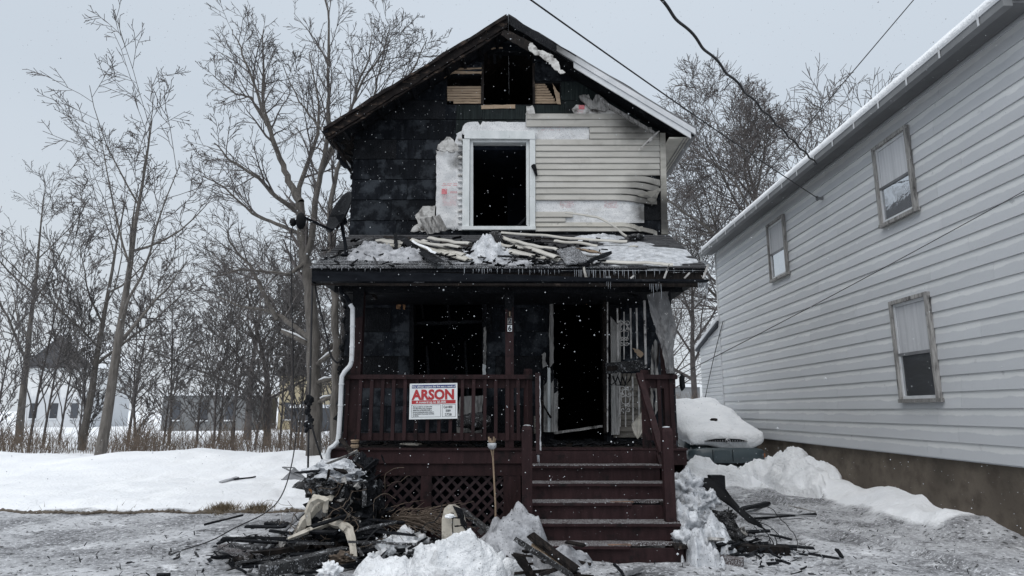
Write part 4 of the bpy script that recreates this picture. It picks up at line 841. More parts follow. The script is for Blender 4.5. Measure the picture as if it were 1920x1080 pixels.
# ================================================================ DEBRIS ON THE PORCH ROOF
def RP(px, py, lift=0):          # where the sight line meets the porch roof
    lo, hi = YE-.1, YW
    for _ in range(30):
        m = (lo+hi)/2; p = P(px, py, m)
        if p.z > proof(m)+lift: lo = m
        else: hi = m
    return P(px, py, lo)
def strip(px0, py0, px1, py1, w, label, mat='siding', lift=.05, curve=0, lift2=None, name='siding_strip', ridge=True, n=16, base=.0):
    a = RP(px0, py0, lift); b = RP(px1, py1, lift if lift2 is None else lift2); d = (b-a); up = Vector((0,-.46,.89)); side = d.normalized().cross(up).normalized(); up = side.cross(d.normalized())
    prof = [(-.5,0),(-.46,.012),(-.04,.03),(0,.008),(.04,.03),(.46,.012),(.5,0)] if ridge else [(-.5,0),(0,.02),(.5,0)]
    rows = []
    for i in range(n+1):
        t = i/n; p = a.lerp(b, t) + up*(curve*math.sin(math.pi*t) + .03*nz(t*2.5, px0*.37) + .012*nz(t*7, px0)) + side*(.05*nz(t*1.6, py0*.31))
        tw = .55*nz(t*1.8, px0*.13+py1) if mat in ('siding','sidingdirt') else .1*nz(t*3, px0); s2 = side*math.cos(tw) + up*math.sin(tw); u2 = up*math.cos(tw) - side*math.sin(tw); k = w*(1+.25*nz(t*5, px1)); e = .03*nz(px0, 5) if i in (0, n) else 0
        rows.append([p + s2*(k*s) + u2*h + d.normalized()*e*s for s, h in prof])
    return tag(G().grid(rows, .004, tuple(up)).build(name, mat), label, 'siding')
D = 'sidingdirt'; S_ = 'siding'
for a in ((795,452,870,480,.11,'beige siding strip fanned out on the left of the roof heap, lowest'),):
    strip(*a, mat=S_, lift=.06)
strip(772,450,866,466,.11,'beige siding strip fanned out above the charred plank on the roof', S_, .12)
strip(780,459,878,487,.10,'dirty siding strip tucked beside the charred plank on the porch roof', D, .05)
strip(805,447,880,459,.10,'upper short siding strip lying under the torn wrap by the window', S_, .16)
strip(705,452,756,456,.12,'creased cream siding piece left of the dish cable on the roof', S_, .08)
strip(712,462,752,463,.10,'lower cream siding piece among ice left of the thin burnt pipe', D, .05)
strip(940,438,1176,455,.09,'long siding strip crossing the porch roof just below the window', S_, .12, lift2=.08)
strip(941,445,1046,484,.11,'siding strip slanting down to the square of torn roofing', S_, .10)
strip(935,458,1000,470,.12,'short siding strip half buried by the middle ice lump', S_, .05)
strip(932,470,1052,488,.13,'wide cream siding strip pointing to the torn roofing square', S_, .05)
strip(1128,489,1262,497,.10,'long cream siding strip along the right edge of the porch roof', S_, .04)
strip(1060,400,1175,443,.05,'curled siding strip hanging from the wall down to the porch roof', S_, .4, curve=.1, lift2=.06)
strip(1083,488,1100,524,.035,'thin siding sliver drooping over the porch gutter', S_, .06, curve=.06, lift2=-.1)
strip(655,463,700,447,.16,'charred board with snow at the left edge of the porch roof', 'charash', .07, ridge=False, name='burnt_board')
strip(700,450,716,470,.10,'short black board standing between ice and cream siding', 'char', .08, ridge=False, name='burnt_board')
cp = strip(750,445,826,492,.17,'thick charred plank slanting across the left of the porch roof', 'char', .10, ridge=False, name='charred_plank')
strip(775,452,818,476,.05,'ribbon of snow lying on the charred roof plank', 'snow', .17, ridge=False, name='snow_ribbon')
tag(G().beam(RP(744,483,.02), P(741,440,9.9), .05, .05, n=6, wob=.008).build('burnt_stake', 'char'), 'thin burnt stake standing upright in the ice on the porch roof', 'stake')
a, b, c, d = RP(1042,470,.08), RP(1078,464,.12), RP(1108,490,.10), RP(1062,498,.05)
rows = [[a.lerp(b,s/8).lerp(d.lerp(c,s/8), t/8)+Vector((0,0,.02*nz(s*.5,t*.5)+.01*nz(s*1.9,t*1.7))) for s in range(9)] for t in range(9)]
tag(G().grid(rows[::-1], .02, (0,-.3,.9)).build('torn_roofing', 'frostshingle'), 'square of torn black roofing felt lying on the porch roof', 'roofing')
tag(G().beam(RP(1085,468,.1), RP(1125,474,.1), .16, .02, n=5, wob=.008).build('wood_scrap', 'lath'), 'bare tan wood scrap beside the torn roofing square', 'wood')
tag(G().beam(RP(1100,492,.08), RP(1142,474,.1), .09, .05, n=5, wob=.01).build('burnt_board', 'char'), 'short burnt board end beside the tan wood scrap', 'board')
for i in range(4):
    a = P(783+i*7, 414+ (i-1.5)**2, 10.75); b = P(800+i*8, 441-abs(i-1)*2, 10.7)
    pass
cr_ = []
for t in range(9):
    cr_.append([P(786+s*3.2+t*1.9, 411-s*.7+t*3.6, 10.7) + Vector((0,-.03*math.sin(s*1.7),.0)) for s in range(13)])
tag(G().grid(cr_[::-1], .004, (0,1,0)).build('corrugated_scrap', 'sootwhite'), 'pleated brownish scrap of siding leaning below the torn wrap', 'siding')
tag(G().blob(RP(929,448,.1), (.11,.08,.13), 5, .6, 3).build('crumpled_foil', 'charash', None, True), 'crumpled grey foil lump on the roof under the window sill', 'foil')
tag(G().blob(RP(1193,444,.06), (.13,.08,.05), 6, .6, 3).build('wet_rubble', 'charash', None, True), 'small grey rubble clump where the long roof strips meet', 'rubble')
tag(G().blob(RP(1188,463,.03), (.07,.05,.03), 7, .6, 2).build('leaf_scrap', 'sidingdirt', None, True), 'curled scrap lying alone on the right roof ice', 'scrap')
def ice_patch(cx, cy, rx, ry, h, label, mat, seed, nm='ice_heap', n=34):
    c = RP(cx, cy); rows = []
    for i in range(n+1):
        row = []
        for j in range(n+1):
            s = (j/n*2-1)*1.25; t = (i/n*2-1)*1.25; x = c.x + s*rx; y = c.y + t*ry
            k = 1 - (s*s+t*t)**.5 + .35*nz(s*2.3+seed, t*2.3) + .12*nz(s*8, t*8+seed)
            x = min(max(x, XE0), XE1-.01); y = max(y, YE-.02); z = proof(y) + (h*(max(k,0)**.6)*(1+.5*nz(s*4.4+seed*2, t*4.4)+.3*nz(s*11, t*11, seed)) - .01 if k > 0 else -.06); row.append((x, y, z))
        rows.append(row)
    return tag(stuff(G().grid(rows).build(nm, mat, None, True)), label, 'ice')
ice_patch(697, 478, .38, .30, .22, 'lumpy grey ice on the left of the porch roof', 'dirtysnow', 1)
ice_patch(755, 482, .40, .26, .15, 'ice and slush spilling over the eave beside the burnt stake', 'dirtysnow', 2)
ice_patch(912, 481, .36, .30, .30, 'spiky pale ice lump in the middle of the porch roof', 'icysnow', 3)
ice_patch(1190, 476, .95, .72, .06, 'flat grey ice sheet on the right half of the porch roof', 'icysnow', 4, 'ice_sheet', 90)
ice_patch(1120, 447, .45, .18, .08, 'thin crusty snow along the wall foot right of the window', 'icysnow', 5)
ice_patch(985, 492, .9, .10, .035, 'low slush line along the middle of the porch eave', 'dirtysnow', 6)

r = random.Random(71)
cl = G()
for i in range(260):
    px = r.choice((r.uniform(600,860), r.uniform(860,1130), r.uniform(930,1060))); py = r.uniform(447,498); p = RP(px, py, r.uniform(.0,.08)); a = r.gauss(0,.7); l = r.uniform(.03,.16)
    cl.beam(p, p+Vector((l*math.cos(a), l*math.sin(a), l*math.sin(a)*.5+r.uniform(-.02,.04))), r.uniform(.01,.05), r.uniform(.006,.02), r.random(), n=2, wob=.006, seed=i)
tag(stuff(cl.build('roof_litter', 'char')), 'small burnt bits littering the porch roof', 'debris')
for i, (x0,y0,x1,y1,w,lf,m,lab) in enumerate((
    (820,470,885,488,.09,.03,'sidingdirt','dirty strip at the bottom of the left siding fan'),(830,455,925,466,.10,.06,'charwood','dark board between the siding fan and the ice lump'),
    (960,452,1045,470,.08,.14,'siding','siding strip crossing over the slanting one near the window'),(975,470,1040,474,.07,.07,'charwood','dark slat under the wide cream strip'),
    (985,447,1060,452,.09,.05,'charwood','dark board lying under the long upper strip'),(880,462,935,455,.08,.07,'charwood','brown board right behind the spiky ice lump'),
    (1000,480,1045,494,.07,.03,'charash','frosted slat below the wide cream strip'),(600,486,660,470,.09,.02,'charash','loose roofing edge at the far left of the porch roof'),
    (720,445,772,447,.12,.06,'charwood','dark weathered board behind the left cream piece'),(1040,452,1120,462,.06,.10,'siding','narrow siding sliver above the torn roofing square'))):
    strip(x0,y0,x1,y1,w,lab,m,lf,ridge=(m[0]=='s'), name='siding_strip' if m[0]=='s' else 'burnt_board')
# ================================================================ FRONT YARD: SNOW PILES AND DEBRIS
def mound(name, cx, cy, rx, ry, h, label, mat, seed, n=44, rough=.35, flat=.7, lump=5):
    rows = []
    for i in range(n+1):
        row = []
        for j in range(n+1):
            s = (j/n*2-1)*1.3; t = (i/n*2-1)*1.3; x = cx + s*rx; y = cy + t*ry
            k = 1 - (s*s+t*t)**.5 + rough*nz(s*1.7+seed*3.1, t*1.7) + rough*.5*nz(s*5+seed, t*5)
            ky = min(1, max(k,0)*4); ce_ = noise.cell(Vector((x*lump*1.3+.6*nz(x*6,y*6), y*lump*1.3, seed)))
            z = gh(x,y) + (h*max(k,0)**flat*(1+.35*nz(s*2.4, t*2.4+seed)) + ky*(.05*h/.4*nz(x*lump, y*lump, seed) + .035*(ce_-.5) + .05*abs(nz(x*11, y*11, seed)) + .02*nz(x*27, y*27)) if k > 0 else -.1); row.append((x, y, z))
        rows.append(row)
    return tag(G().grid(rows).build(name, mat, None, True), label, 'snow pile')
def gp(px, py, z=0): return PZ(px, py, z)
def GP(px, py, lift=0):
    lo, hi = 6., 18.
    for _ in range(30):
        m = (lo+hi)/2; p = P(px, py, m)
        if p.z > gh(p.x, m)+lift: lo = m
        else: hi = m
    return P(px, py, lo)
mound('snow_pile', -.55, 7.02, .62, .42, .45, 'tall bright shovelled snow pile in front of the steps, nearest', 'pilesnow', 1, 110, .4, .45)
mound('snow_pile', -1.28, 7.15, .42, .28, .22, 'low bright snow heap left of the tallest pile', 'pilesnow', 2)
mound('snow_pile', .05, 8.05, .50, .55, .52, 'grey icy snow pile against the left newel post', 'dirtysnow', 3, 50, .35, .55)
mound('snow_pile', .5, 7.55, .38, .3, .2, 'grey slush heap against the lowest steps', 'dirtysnow', 4)
mound('snow_pile', 2.34, 8.5, .46, .70, .42, 'icy snow pile banked against the right side of the steps', 'icysnow', 5, 90, .5, .6)
mound('snow_pile', 2.18, 7.75, .22, .32, .35, 'small icy heap at the right foot of the steps', 'icysnow', 6, 50, .5)
mound('snow_pile', 4.3, 14.7, 1.1, .5, .42, 'lumpy snow bank in front of the buried car bumper', 'snow', 7, 56, .5, .5)
mound('snow_pile', 6.05, 14.2, .8, 1.3, .5, 'rough snow bank between the driveway and the grey house', 'snow', 8, 56, .5, .5)
for i, (px, py, s, lab) in enumerate(((721,1036,.10,'pointed white snow chunk beside the burnt boards'),(762,1022,.17,'largest round snow chunk left of the tall pile'),(620,1072,.09,'small white snow chunk at the bottom edge'),(700,1048,.06,'tiny snow chunk beside the pointed one'),(788,1018,.10,'snow chunk between the round one and the tall pile'))):
    p = gp(px, py, .08); tag(G().blob(p, (s,s*.9,s*(1.6 if i == 0 else .95)), i+3, .8, 4, 2.2).build('snow_chunk', 'snow', None, True), lab, 'snow')
for i, (px, py, Y, a_, b_, lab) in enumerate(((1285,915,8.75,.20,.20,'big icy chunk right beside the upper steps'),(1300,955,8.5,.17,.15,'icy chunk in the middle of the heap right of the steps'),(1282,985,8.2,.17,.22,'tall icy chunk right of the lower steps'),(1295,1015,7.95,.17,.14,'low icy chunk by the bottom step, right side'),(1325,935,8.75,.13,.12,'small icy chunk under the bent black sheet'),(1318,975,8.4,.11,.09,'flat icy chunk in front of the crumpled sheet'))):
    tag(G().blob(P(px,py,Y), (a_,a_*.9,b_), i+40, .7, 4, 2.1).build('snow_chunk', 'icysnow', None, True), lab, 'snow')
def brd(a, b, w, h, label, mat='charwood', roll=0, name='burnt_board', n=6, wob=.006, cat='board'):
    return tag(G().beam(a, b, w, h, roll, n=n, wob=wob, seed=hash(label) % 999).build(name, mat), label, cat)
def gb(px0, py0, px1, py1, z0, z1, *a, **k): return brd(gp(px0,py0,z0), gp(px1,py1,z1), *a, **k)
gb(425,1022,478,1048,.10,.06,.22,.035,'brown weathered board end at the far left of the debris','redfrost')
gb(492,1072,650,1034,.10,.12,.16,.11,'thick charred beam with frost in the left debris foreground','charash')
gb(470,1040,608,1022,.07,.10,.09,.05,'long dark board above the thick frosted beam','charwood')
gb(498,1030,570,962,.05,.25,.035,.025,'thin pale metal strip leaning against the melted chair','greymetal', name='metal_strip', cat='metal strip')
gb(560,990,590,962,.1,.4,.12,.02,'grey slat propped behind the melted chair leg','sootwhite')
gb(640,1035,760,1032,.05,.09,.05,.04,'narrow black stick running right from the white chair leg','char')
gb(570,1075,700,1052,.05,.05,.04,.03,'black stick at the bottom left of the debris','char')
gb(395,1046,470,1038,.03,.05,.05,.03,'black strip at the far left bottom of the debris','char')
gb(686,1005,730,955,.05,.5,.10,.05,'black board leaning against the left lattice','char')
gb(700,985,748,990,.12,.16,.06,.04,'short burnt stick below the left lattice','charwood')
gb(742,978,790,955,.1,.35,.05,.04,'burnt stick leaning on the lattice middle post','charwood')
gb(866,956,925,1003,.45,.25,.07,.05,'dark pole sliding down from the cream panel','charash')
gb(968,1012,1070,1078,.42,.06,.10,.05,'long charred board on the snow before the lowest step','charash')
gb(995,1003,1082,1070,.35,.05,.14,.04,'split brown board above the long charred one','charwood')
gb(1000,1020,1055,1062,.25,.08,.08,.03,'tan splintered board with snow between two burnt ones','lath')
gb(972,1040,1000,1085,.3,.02,.12,.03,'dark flat board end at the bottom middle edge','charwood')
gb(1150,1056,1172,1080,.12,.02,.03,.02,'thin black stick poking from slush below the steps','char')
gb(1172,1078,1203,1066,.03,.06,.06,.02,'curved dark metal scrap below the steps','greymetal', name='metal_scrap', cat='metal scrap')
gb(1336,1028,1480,1034,.05,.05,.15,.11,'thick charred beam lying across the right driveway','charwood', n=8)
gb(1311,1047,1394,1055,.05,.05,.15,.09,'frosted brown beam in front of the charred one','redfrost', n=6)
gb(1318,1015,1345,1010,.1,.3,.16,.03,'grey broken panel piece beside the snow by the steps','sootwhite')
gb(1326,1020,1336,962,.05,.42,.10,.04,'upright charred board in the right debris','charash')
gb(1390,955,1440,943,.05,.06,.10,.05,'charred log end farthest on the driveway','char')
gb(1400,962,1530,968,.03,.04,.03,.03,'thin pale pipe lying across the driveway','greymetal', name='pipe', cat='pipe')
gb(1415,972,1530,964,.03,.03,.05,.03,'dark strip beside the thin pale pipe','char')
gb(1480,948,1530,960,.03,.03,.02,.02,'thin grey rod right of the debris','iron', name='rod', cat='rod')
gb(1292,975,1380,985,.25,.2,.05,.03,'splintered lath across the right debris','charwood')
gb(1300,948,1372,990,.38,.1,.07,.02,'dark curved moulding above the right debris','char')
# bent black sheet like a slide
rows = []
path = [(1280,888,8.9,.72),(1312,902,8.8,.6),(1340,912,8.75,.55),(1362,922,8.7,.48),(1376,940,8.6,.36),(1396,962,8.5,.2),(1430,985,8.4,.04)]
ps = [P(x,y,Y) for x, y, Y, z in path]
for i, p in enumerate(ps): 
    w = [.02,.05,.14,.18,.13,.10,.04][i]; rows.append([p+Vector((-w*.3,.10,w*.7)), p+Vector((0,.03,w*.2)), p+Vector((0,0,-w*.5)), p+Vector((.02,-.04,-w*.9))])
tag(G().grid(rows[::-1], .015, (0,.3,-1)).build('bent_sheet', 'blackplastic', None, True), 'bent black plastic sheet curving down from the steps to the driveway', 'plastic sheet')
bx = P(1345, 900, 9.0); tag(G().box(bx.x-.1, bx.x+.09, 8.95, 9.1, bx.z-.12, bx.z+.06).build('black_box', 'blackplastic'), 'small black box caught on the bent plastic sheet', 'box')
cr2 = []
for t in range(8): cr2.append([gp(1290+s*9+t*5, 945+t*9+s*2, .34-t*.045+.05*nz(s*1.3,t*1.7)) for s in range(10)])
tag(G().grid(cr2[::-1], .01, (0,0,-1)).build('crumpled_sheet', 'charash'), 'crumpled sooty sheet in the middle of the right debris', 'sheet')
# loose shards
def shards(name, area_, n, mats, label, seed, smin=.03, smax=.16):
    g = G(); r = random.Random(seed)
    for i in range(n):
        x, y = area_(r); s = r.uniform(smin, smax); a = r.uniform(0, 6.28); z = gh(x,y)+r.random()**2*.14*(s/.1)*.5
        g.beam((x,y,z), (x+s*math.cos(a), y+s*.8*math.sin(a), z+r.uniform(-.03,.06)), min(.045,s*r.uniform(.12,.45)), min(.025,s*r.uniform(.05,.2)), r.uniform(-.6,.6), n=2, wob=min(.004,s*.05), seed=i)
    tag(stuff(g.build(name, mats)), label, 'debris')
shards('burnt_shards', lambda r: (r.gauss(-2.0,.75), r.gauss(8.25,.45)), 420, 'char', 'black burnt shards strewn left of the steps', 1)
shards('frosted_shards', lambda r: (r.gauss(-2.2,.8), r.gauss(8.0,.4)), 160, 'charash', 'frosted burnt splinters strewn left of the steps', 2)
shards('burnt_shards', lambda r: (r.gauss(2.75,.35), r.gauss(8.5,.45)), 240, 'char', 'black burnt shards strewn right of the steps', 3)
shards('burnt_shards', lambda r: (r.uniform(-.9,.1), r.gauss(7.9,.3)), 130, 'charwood', 'dark burnt splinters between the snow piles', 4)
shards('scattered_bits', lambda r: (r.choice((r.uniform(2.4,6), r.uniform(-5.5,-2), r.uniform(.3,2.4))), r.uniform(6.9,9.8)), 320, 'char', 'small black bits scattered on the slush', 5, .01, .045)
shards('plaster_bits', lambda r: (r.choice((r.gauss(2.8,.5), r.gauss(-2.4,.6), r.gauss(.3,.4))), r.gauss(7.9,.5)), 150, 'dirtysnow', 'pale plaster and ice bits in the debris', 6, .02, .07)
# dry brush in front of the lattice
g = G(); r = random.Random(9)
for i in range(150):
    a = Vector((r.uniform(-1.75,-1.25), r.uniform(8.5,8.8), .3)); d = Vector((r.uniform(.1,.9), r.uniform(-.5,.1), r.uniform(-.12,.25))); m = a + d*.5 + Vector((0,0,r.uniform(0,.1)))
    g.tube([a, m, a+d], [.005,.004,.002], 3, False)
tag(stuff(g.build('dry_brush', 'brush')), 'tangle of dry brown twigs before the porch lattice', 'twigs')
# melted chair and charred heap
ch = thing('melted_chair', 'half melted cream plastic chair tangled in the burnt heap left of the porch', 'chair', gp(640, 1040))
def flatpath(pxs, rad, nm, m='cream'): 
    ps = []
    for i in range(len(pxs)-1):
        for k in range(3): ps.append(P(*pxs[i]).lerp(P(*pxs[i+1]), k/3))
    ps.append(P(*pxs[-1])); rr = [lerp(rad[int(i/3)], rad[min(int(i/3)+1,len(rad)-1)], i%3/3)*random.Random(i+len(nm)).uniform(.86,1.18) for i in range(len(ps))]
    g = G().tube(ps, rr, 5); g.build(nm, m, ch)
flatpath([(540,1010,7.9),(570,998,7.95),(600,985,8.0),(618,978,8.0),(640,984,7.95),(654,994,7.85),(660,1015,7.75),(664,1046,7.6)], [.02,.035,.045,.05,.05,.055,.045,.035], 'front_leg')
flatpath([(556,1004,8.2),(572,976,8.2),(590,958,8.2),(608,938,8.2)], [.05,.06,.05,.04], 'side_leg')
flatpath([(580,985,8.1),(577,960,8.1),(584,942,8.1),(598,934,8.1),(612,938,8.1),(610,960,8.12)], [.03,.04,.045,.045,.04,.03], 'arm_rest')
rows = [[P(580+s*5+t*4, 980-t*8+s*1.5, 8.2+.02*s) for s in range(7)] for t in range(6)]
G().grid(rows, .02, (0,1,0)).build('seat_panel', 'sootwhite', ch)
flatpath([(588,930,8.3),(600,936,8.25),(618,936,8.3),(630,920,8.4)], [.03,.05,.045,.02], 'back_rest')
hp = thing('burnt_heap', 'charred armchair-like heap topped with frost left of the lattice', 'burnt furniture', gp(650, 1010))
def lump(px, py, Y, rx, rz_, m, seed, amp=.55, sub=4, nm='charred_mass', ry=None): G().blob(P(px,py,Y), (rx, ry or rx*.8, rz_), seed, amp, sub, 2.6).build(nm, m, hp)
lump(640,905,8.7,.42,.26,'charash',1); lump(676,900,8.6,.16,.30,'char',2); lump(640,955,8.6,.38,.30,'char',3); lump(672,960,8.5,.2,.42,'char',4); lump(655,1000,8.4,.36,.22,'char',5); lump(690,945,8.7,.18,.3,'char',6)
lump(632,888,8.5,.36,.15,'icysnow',7,.45,4,'frost_crust',.25); lump(610,905,8.42,.2,.12,'charash',17,.5,4,'frost_crust'); lump(600,912,8.6,.13,.13,'burntorange',8,.5,3,'rusty_patch'); lump(596,985,8.3,.16,.1,'char',9)
r = random.Random(17)
for i in range(70):
    px, py = r.gauss(650,26), r.gauss(940,38); a = P(px, py, r.uniform(8.15,8.5)); d = Vector((r.gauss(0,.13), r.gauss(0,.06), r.gauss(0,.13)))
    if a.z < .1: a.z = .12
    G().beam(a, a+d, r.uniform(.015,.06), r.uniform(.01,.03), r.random()*3, n=3, wob=.012, seed=i).build('burnt_splinter', r.choice(('char','char','charash','charwood','sootwhite')), hp)
G().tube([P(593,888,8.3), P(604,896,8.28), P(614,908,8.3), P(622,920,8.35)], [.02,.035,.03,.015], 6).build('burnt_arm', 'char', hp)
lump(684,880,8.6,.12,.12,'char',12,.7)
for i, (x0,y0,x1,y1) in enumerate(((700,955,702,1000),(715,960,712,1005))): G().beam(P(x0,y0,8.6), P(x1,y1,8.5), .05, .04, n=4, wob=.008, seed=i).build('burnt_board', 'charwood', hp)
G().box(P(695,960,8.75).x, P(706,960,8.75).x, 8.72, 8.76, .2, .62).build('burnt_panel', 'charwood', hp)
# cream upright panel
Yq = 7.75
fp = pts2([(829,1030),(828,975),(832,955),(840,948),(852,947),(862,954),(870,968),(878,1000),(880,1028)], Yq)
pc = thing('cream_panel', 'cream rounded chair back standing upright in the snow, scorched along one edge', 'chair back', P(850, 1030, Yq))
G().prism(fp, Yq-.03, Yq+.02, lambda x, z: .15*(z-.2)*-1).build('panel', 'cream', pc)
G().prism(jag(pts2([(849,948),(862,953),(870,968),(877,1000),(868,990),(860,975),(852,962)], Yq-.04), .03, .012, 4), Yq-.045, Yq-.034, lambda x, z: .15*(z-.2)*-1).build('scorch_crust', 'char', pc)
for k, (x, y) in enumerate(((856,970),(862,985),(868,1000),(858,1003))): G().beam(P(x-9,y+2,Yq-.05), P(x+9,y,Yq-.05), .01, .012, n=4, wob=.004, seed=k).build('burn_crack', 'char', pc)
G().tube([P(850,962,Yq-.035), P(848,985,Yq-.035), P(851,1022,Yq-.035)], .008, 4).build('seam', 'charwood', pc)
G().blob(P(843,968,Yq-.04), (.06,.02,.025), 3, .4, 3).build('snow_clot', 'snow', pc, True)
# folded screen frame on the left lawn, scraps, dirt verge
sf = thing('window_screen', 'bent grey window screen lying on the snowy left lawn', 'window screen', GP(552, 903))
A, E_ = GP(528,899,.01), GP(577,902,.01); B, C = P(530,876,A.y+.3), P(551,877,A.y+.25)
for a, b in ((B, C), (C, E_), (B, C.lerp(E_,.75)), (A, E_)): G().beam(a, b, .03, .025).build('frame_bar', 'greymetal', sf)
G().grid([[A.lerp(C,t/5).lerp(A.lerp(E_,t/5), s/5) for s in range(6)] for t in range(6)], .004, (0,.3,-1)).build('mesh_panel', 'greymetal', sf)
brd(GP(414,904,.02), GP(446,895,.05), .12, .03, 'grey slab scrap on the left lawn snow', 'dirtysnow'); brd(GP(440,899,.02), GP(479,894,.04), .05, .03, 'dark twig beside the slab scrap on the lawn', 'char')
g = G(); r = random.Random(31)
for i in range(2600):
    x = r.choice((r.uniform(-9,-2.9), r.gauss(-5,.2), r.gauss(-4.4,.16))); y = 11.55 - .25*nz(x*.6,2) + r.gauss(0,.10); k = .35+.65*smooth(-.1,.35,nz(x*1.1,5)); 
    if r.random() > max(math.exp(-((x+5.0)/.22)**2), .8*math.exp(-((x+4.4)/.16)**2), .03): continue
    z = gh(x,y)-.01; h = r.uniform(.04,.13); a = r.uniform(0,6.28); g.add([(x-.006,y,z),(x+.006,y,z),(x+h*.7*math.cos(a), y+h*.7*math.sin(a), z+h)], [(0,1,2)])
tag(stuff(g.build('dead_grass', 'grass')), 'dead brown grass along the edge of the snowy left lawn', 'grass')
g = G(); 
for i in range(70): x = -9+i*.09; y = 11.42-.25*nz(x*.6,2); g.blob((x,y,gh(x,y)-.01), (.09,.07,.05+.03*nz(x*3)), i, .5, 1)
tag(stuff(g.build('dirt_verge', 'concrete')), 'line of bare dirt where the lawn snow ends', 'dirt')

shards('burnt_sticks', lambda r: (r.gauss(-2.1,.6), r.gauss(8.05,.35)), 26, 'char', 'long black burnt sticks heaped before the left lattice', 11, .3, .8)
shards('charred_sticks', lambda r: (r.gauss(-2.4,.6), r.gauss(7.7,.3)), 16, 'charash', 'frosted long sticks in the left foreground debris', 12, .25, .7)
shards('burnt_sticks', lambda r: (r.gauss(.25,.3), r.gauss(7.35,.2)), 20, 'charwood', 'dark sticks before the lowest step', 13, .2, .55)
shards('burnt_sticks', lambda r: (r.gauss(2.9,.4), r.gauss(8.3,.4)), 14, 'char', 'black sticks in the right debris', 14, .2, .6)

# mixed rubble: crumpled sheets, wire tangles, fibrous clumps
def tangle(cx, cy, rx, ry, n, label, seed, mat='wire', rad=.006, zh=.35):
    g = G(); r = random.Random(seed)
    for i in range(n):
        p = Vector((r.gauss(cx,rx), r.gauss(cy,ry), r.uniform(.05,zh))); d = Vector((r.gauss(0,1), r.gauss(0,1), r.gauss(0,.5))).normalized(); ps = [p]
        for k in range(9):
            d = (d + Vector((r.gauss(0,.5), r.gauss(0,.5), r.gauss(0,.35)))).normalized(); p = p + d*r.uniform(.04,.09); p.z = max(p.z, .02); ps.append(p)
        g.tube(ps, rad*r.uniform(.5,1.4), 4, False)
    tag(stuff(g.build('wire_tangle', mat)), label, 'wire')
tangle(-2.2, 8.2, .45, .3, 34, 'tangled burnt wires over the left debris', 1)
tangle(2.8, 8.5, .3, .3, 16, 'tangled burnt wires in the right debris', 2)
tangle(-2.1, 8.35, .3, .2, 40, 'brown fibrous strings hanging in the burnt heap', 3, 'brush', .004, .8)
def crumple(px, py, z, s, label, mat, seed):
    c = gp(px, py, z); r = random.Random(seed); a = r.uniform(0,3.1); rows = []
    for i in range(11):
        row = []
        for j in range(11):
            u, v = (i/10-.5)*s, (j/10-.5)*s*.7; x = u*math.cos(a)-v*math.sin(a); y = u*math.sin(a)+v*math.cos(a)
            row.append(c + Vector((x+.03*nz(i*.9,j*.9,seed), y, .35*s*nz(i*.32+seed,j*.32) + .12*s*nz(i*.9,j*1.1,seed) + .10*s)))
        rows.append(row)
    tag(G().grid(rows, .006, (0,0,-1)).build('crumpled_sheet', mat), label, 'sheet')
for i, (px, py, z, s, m, lab) in enumerate(((545,1018,.06,.34,'sootwhite','pale crumpled sheet lying left of the chair legs'),(610,1030,.08,.36,'charwood','brown crumpled sheet under the chair legs'),(690,1030,.08,.34,'charash','frosted crumpled scrap right of the white chair leg'),
    (735,1000,.12,.36,'char','black crumpled scrap before the left lattice'),(790,990,.15,.34,'charash','grey crumpled scrap before the middle lattice post'),(455,1052,.04,.26,'charwood','small brown scrap at the left end of the debris'),(520,985,.05,.30,'charash','frosted scrap behind the thin metal strip'),
    (1345,985,.14,.34,'charash','crumpled grey scrap below the bent black sheet'),(1385,1000,.06,.28,'sootwhite','pale scrap at the right edge of the rubble'),(1025,1045,.12,.24,'charash','grey scrap between the boards before the steps'))):
    crumple(px, py, z, s, lab, m, i+1)
for i, (px, py, s, m, lab) in enumerate(((575,1022,.13,'charash','frosty insulation clump below the chair arm'),(640,1050,.10,'brush','brown fibrous clump at the foot of the white chair leg'),(715,1015,.13,'charash','grey clump between the burnt boards'),(770,1010,.12,'char','black clump behind the round snow chunk'),(1362,968,.10,'charash','grey clump on the right rubble'))):
    tag(G().blob(gp(px,py,.08), (s*1.3,s,s*.7), i+70, .9, 4, 2.8).build('rubble_clump', m), lab, 'rubble')
# ================================================================ CAR UNDER SNOW
CX, CY = 5.27, 16.3; cz = .26
car = thing('parked_car', 'dark blue car buried in snow beside the grey house, front bumper showing', 'car', (CX, CY+2.3, cz))
def sect(y, w, z0, z1, n=14, p=3.2):      # one superellipse ring of a car or snow body
    return [(CX + w*math.copysign(abs(math.cos(a))**(2/p), math.cos(a)), CY+y, (z0+z1)/2 + (z1-z0)/2*math.copysign(abs(math.sin(a))**(2/p), math.sin(a))) for a in (2*math.pi*k/n for k in range(n))]
def loft(secs, name, mat, n, seed=None, amp=0):
    g = G(); vs = []; 
    for s in secs:
        for (x,y,z) in s:
            if seed: k = amp*nz(x*1.7+seed, y*1.7, z*1.7)+amp*.4*nz(x*6, y*6, z*6+seed); x += k*.6; z += k
            vs.append((x,y,z))
    fs = [(i*n+k, i*n+(k+1)%n, (i+1)*n+(k+1)%n, (i+1)*n+k) for i in range(len(secs)-1) for k in range(n)]
    fs += [tuple(range(n-1,-1,-1)), tuple((len(secs)-1)*n+k for k in range(n))]
    return g.add(vs, [tuple(reversed(f)) for f in fs]).build(name, mat, car, True)
n = 20
loft([sect(y, w, cz+.22, cz+h, n) for y, w, h in ((.06,.74,.62),(.14,.86,.74),(.5,.90,.82),(1.2,.91,.92),(1.9,.91,.95),(3.6,.91,.95),(4.3,.90,.95),(4.6,.8,.85))], 'body', 'carpaint', n)
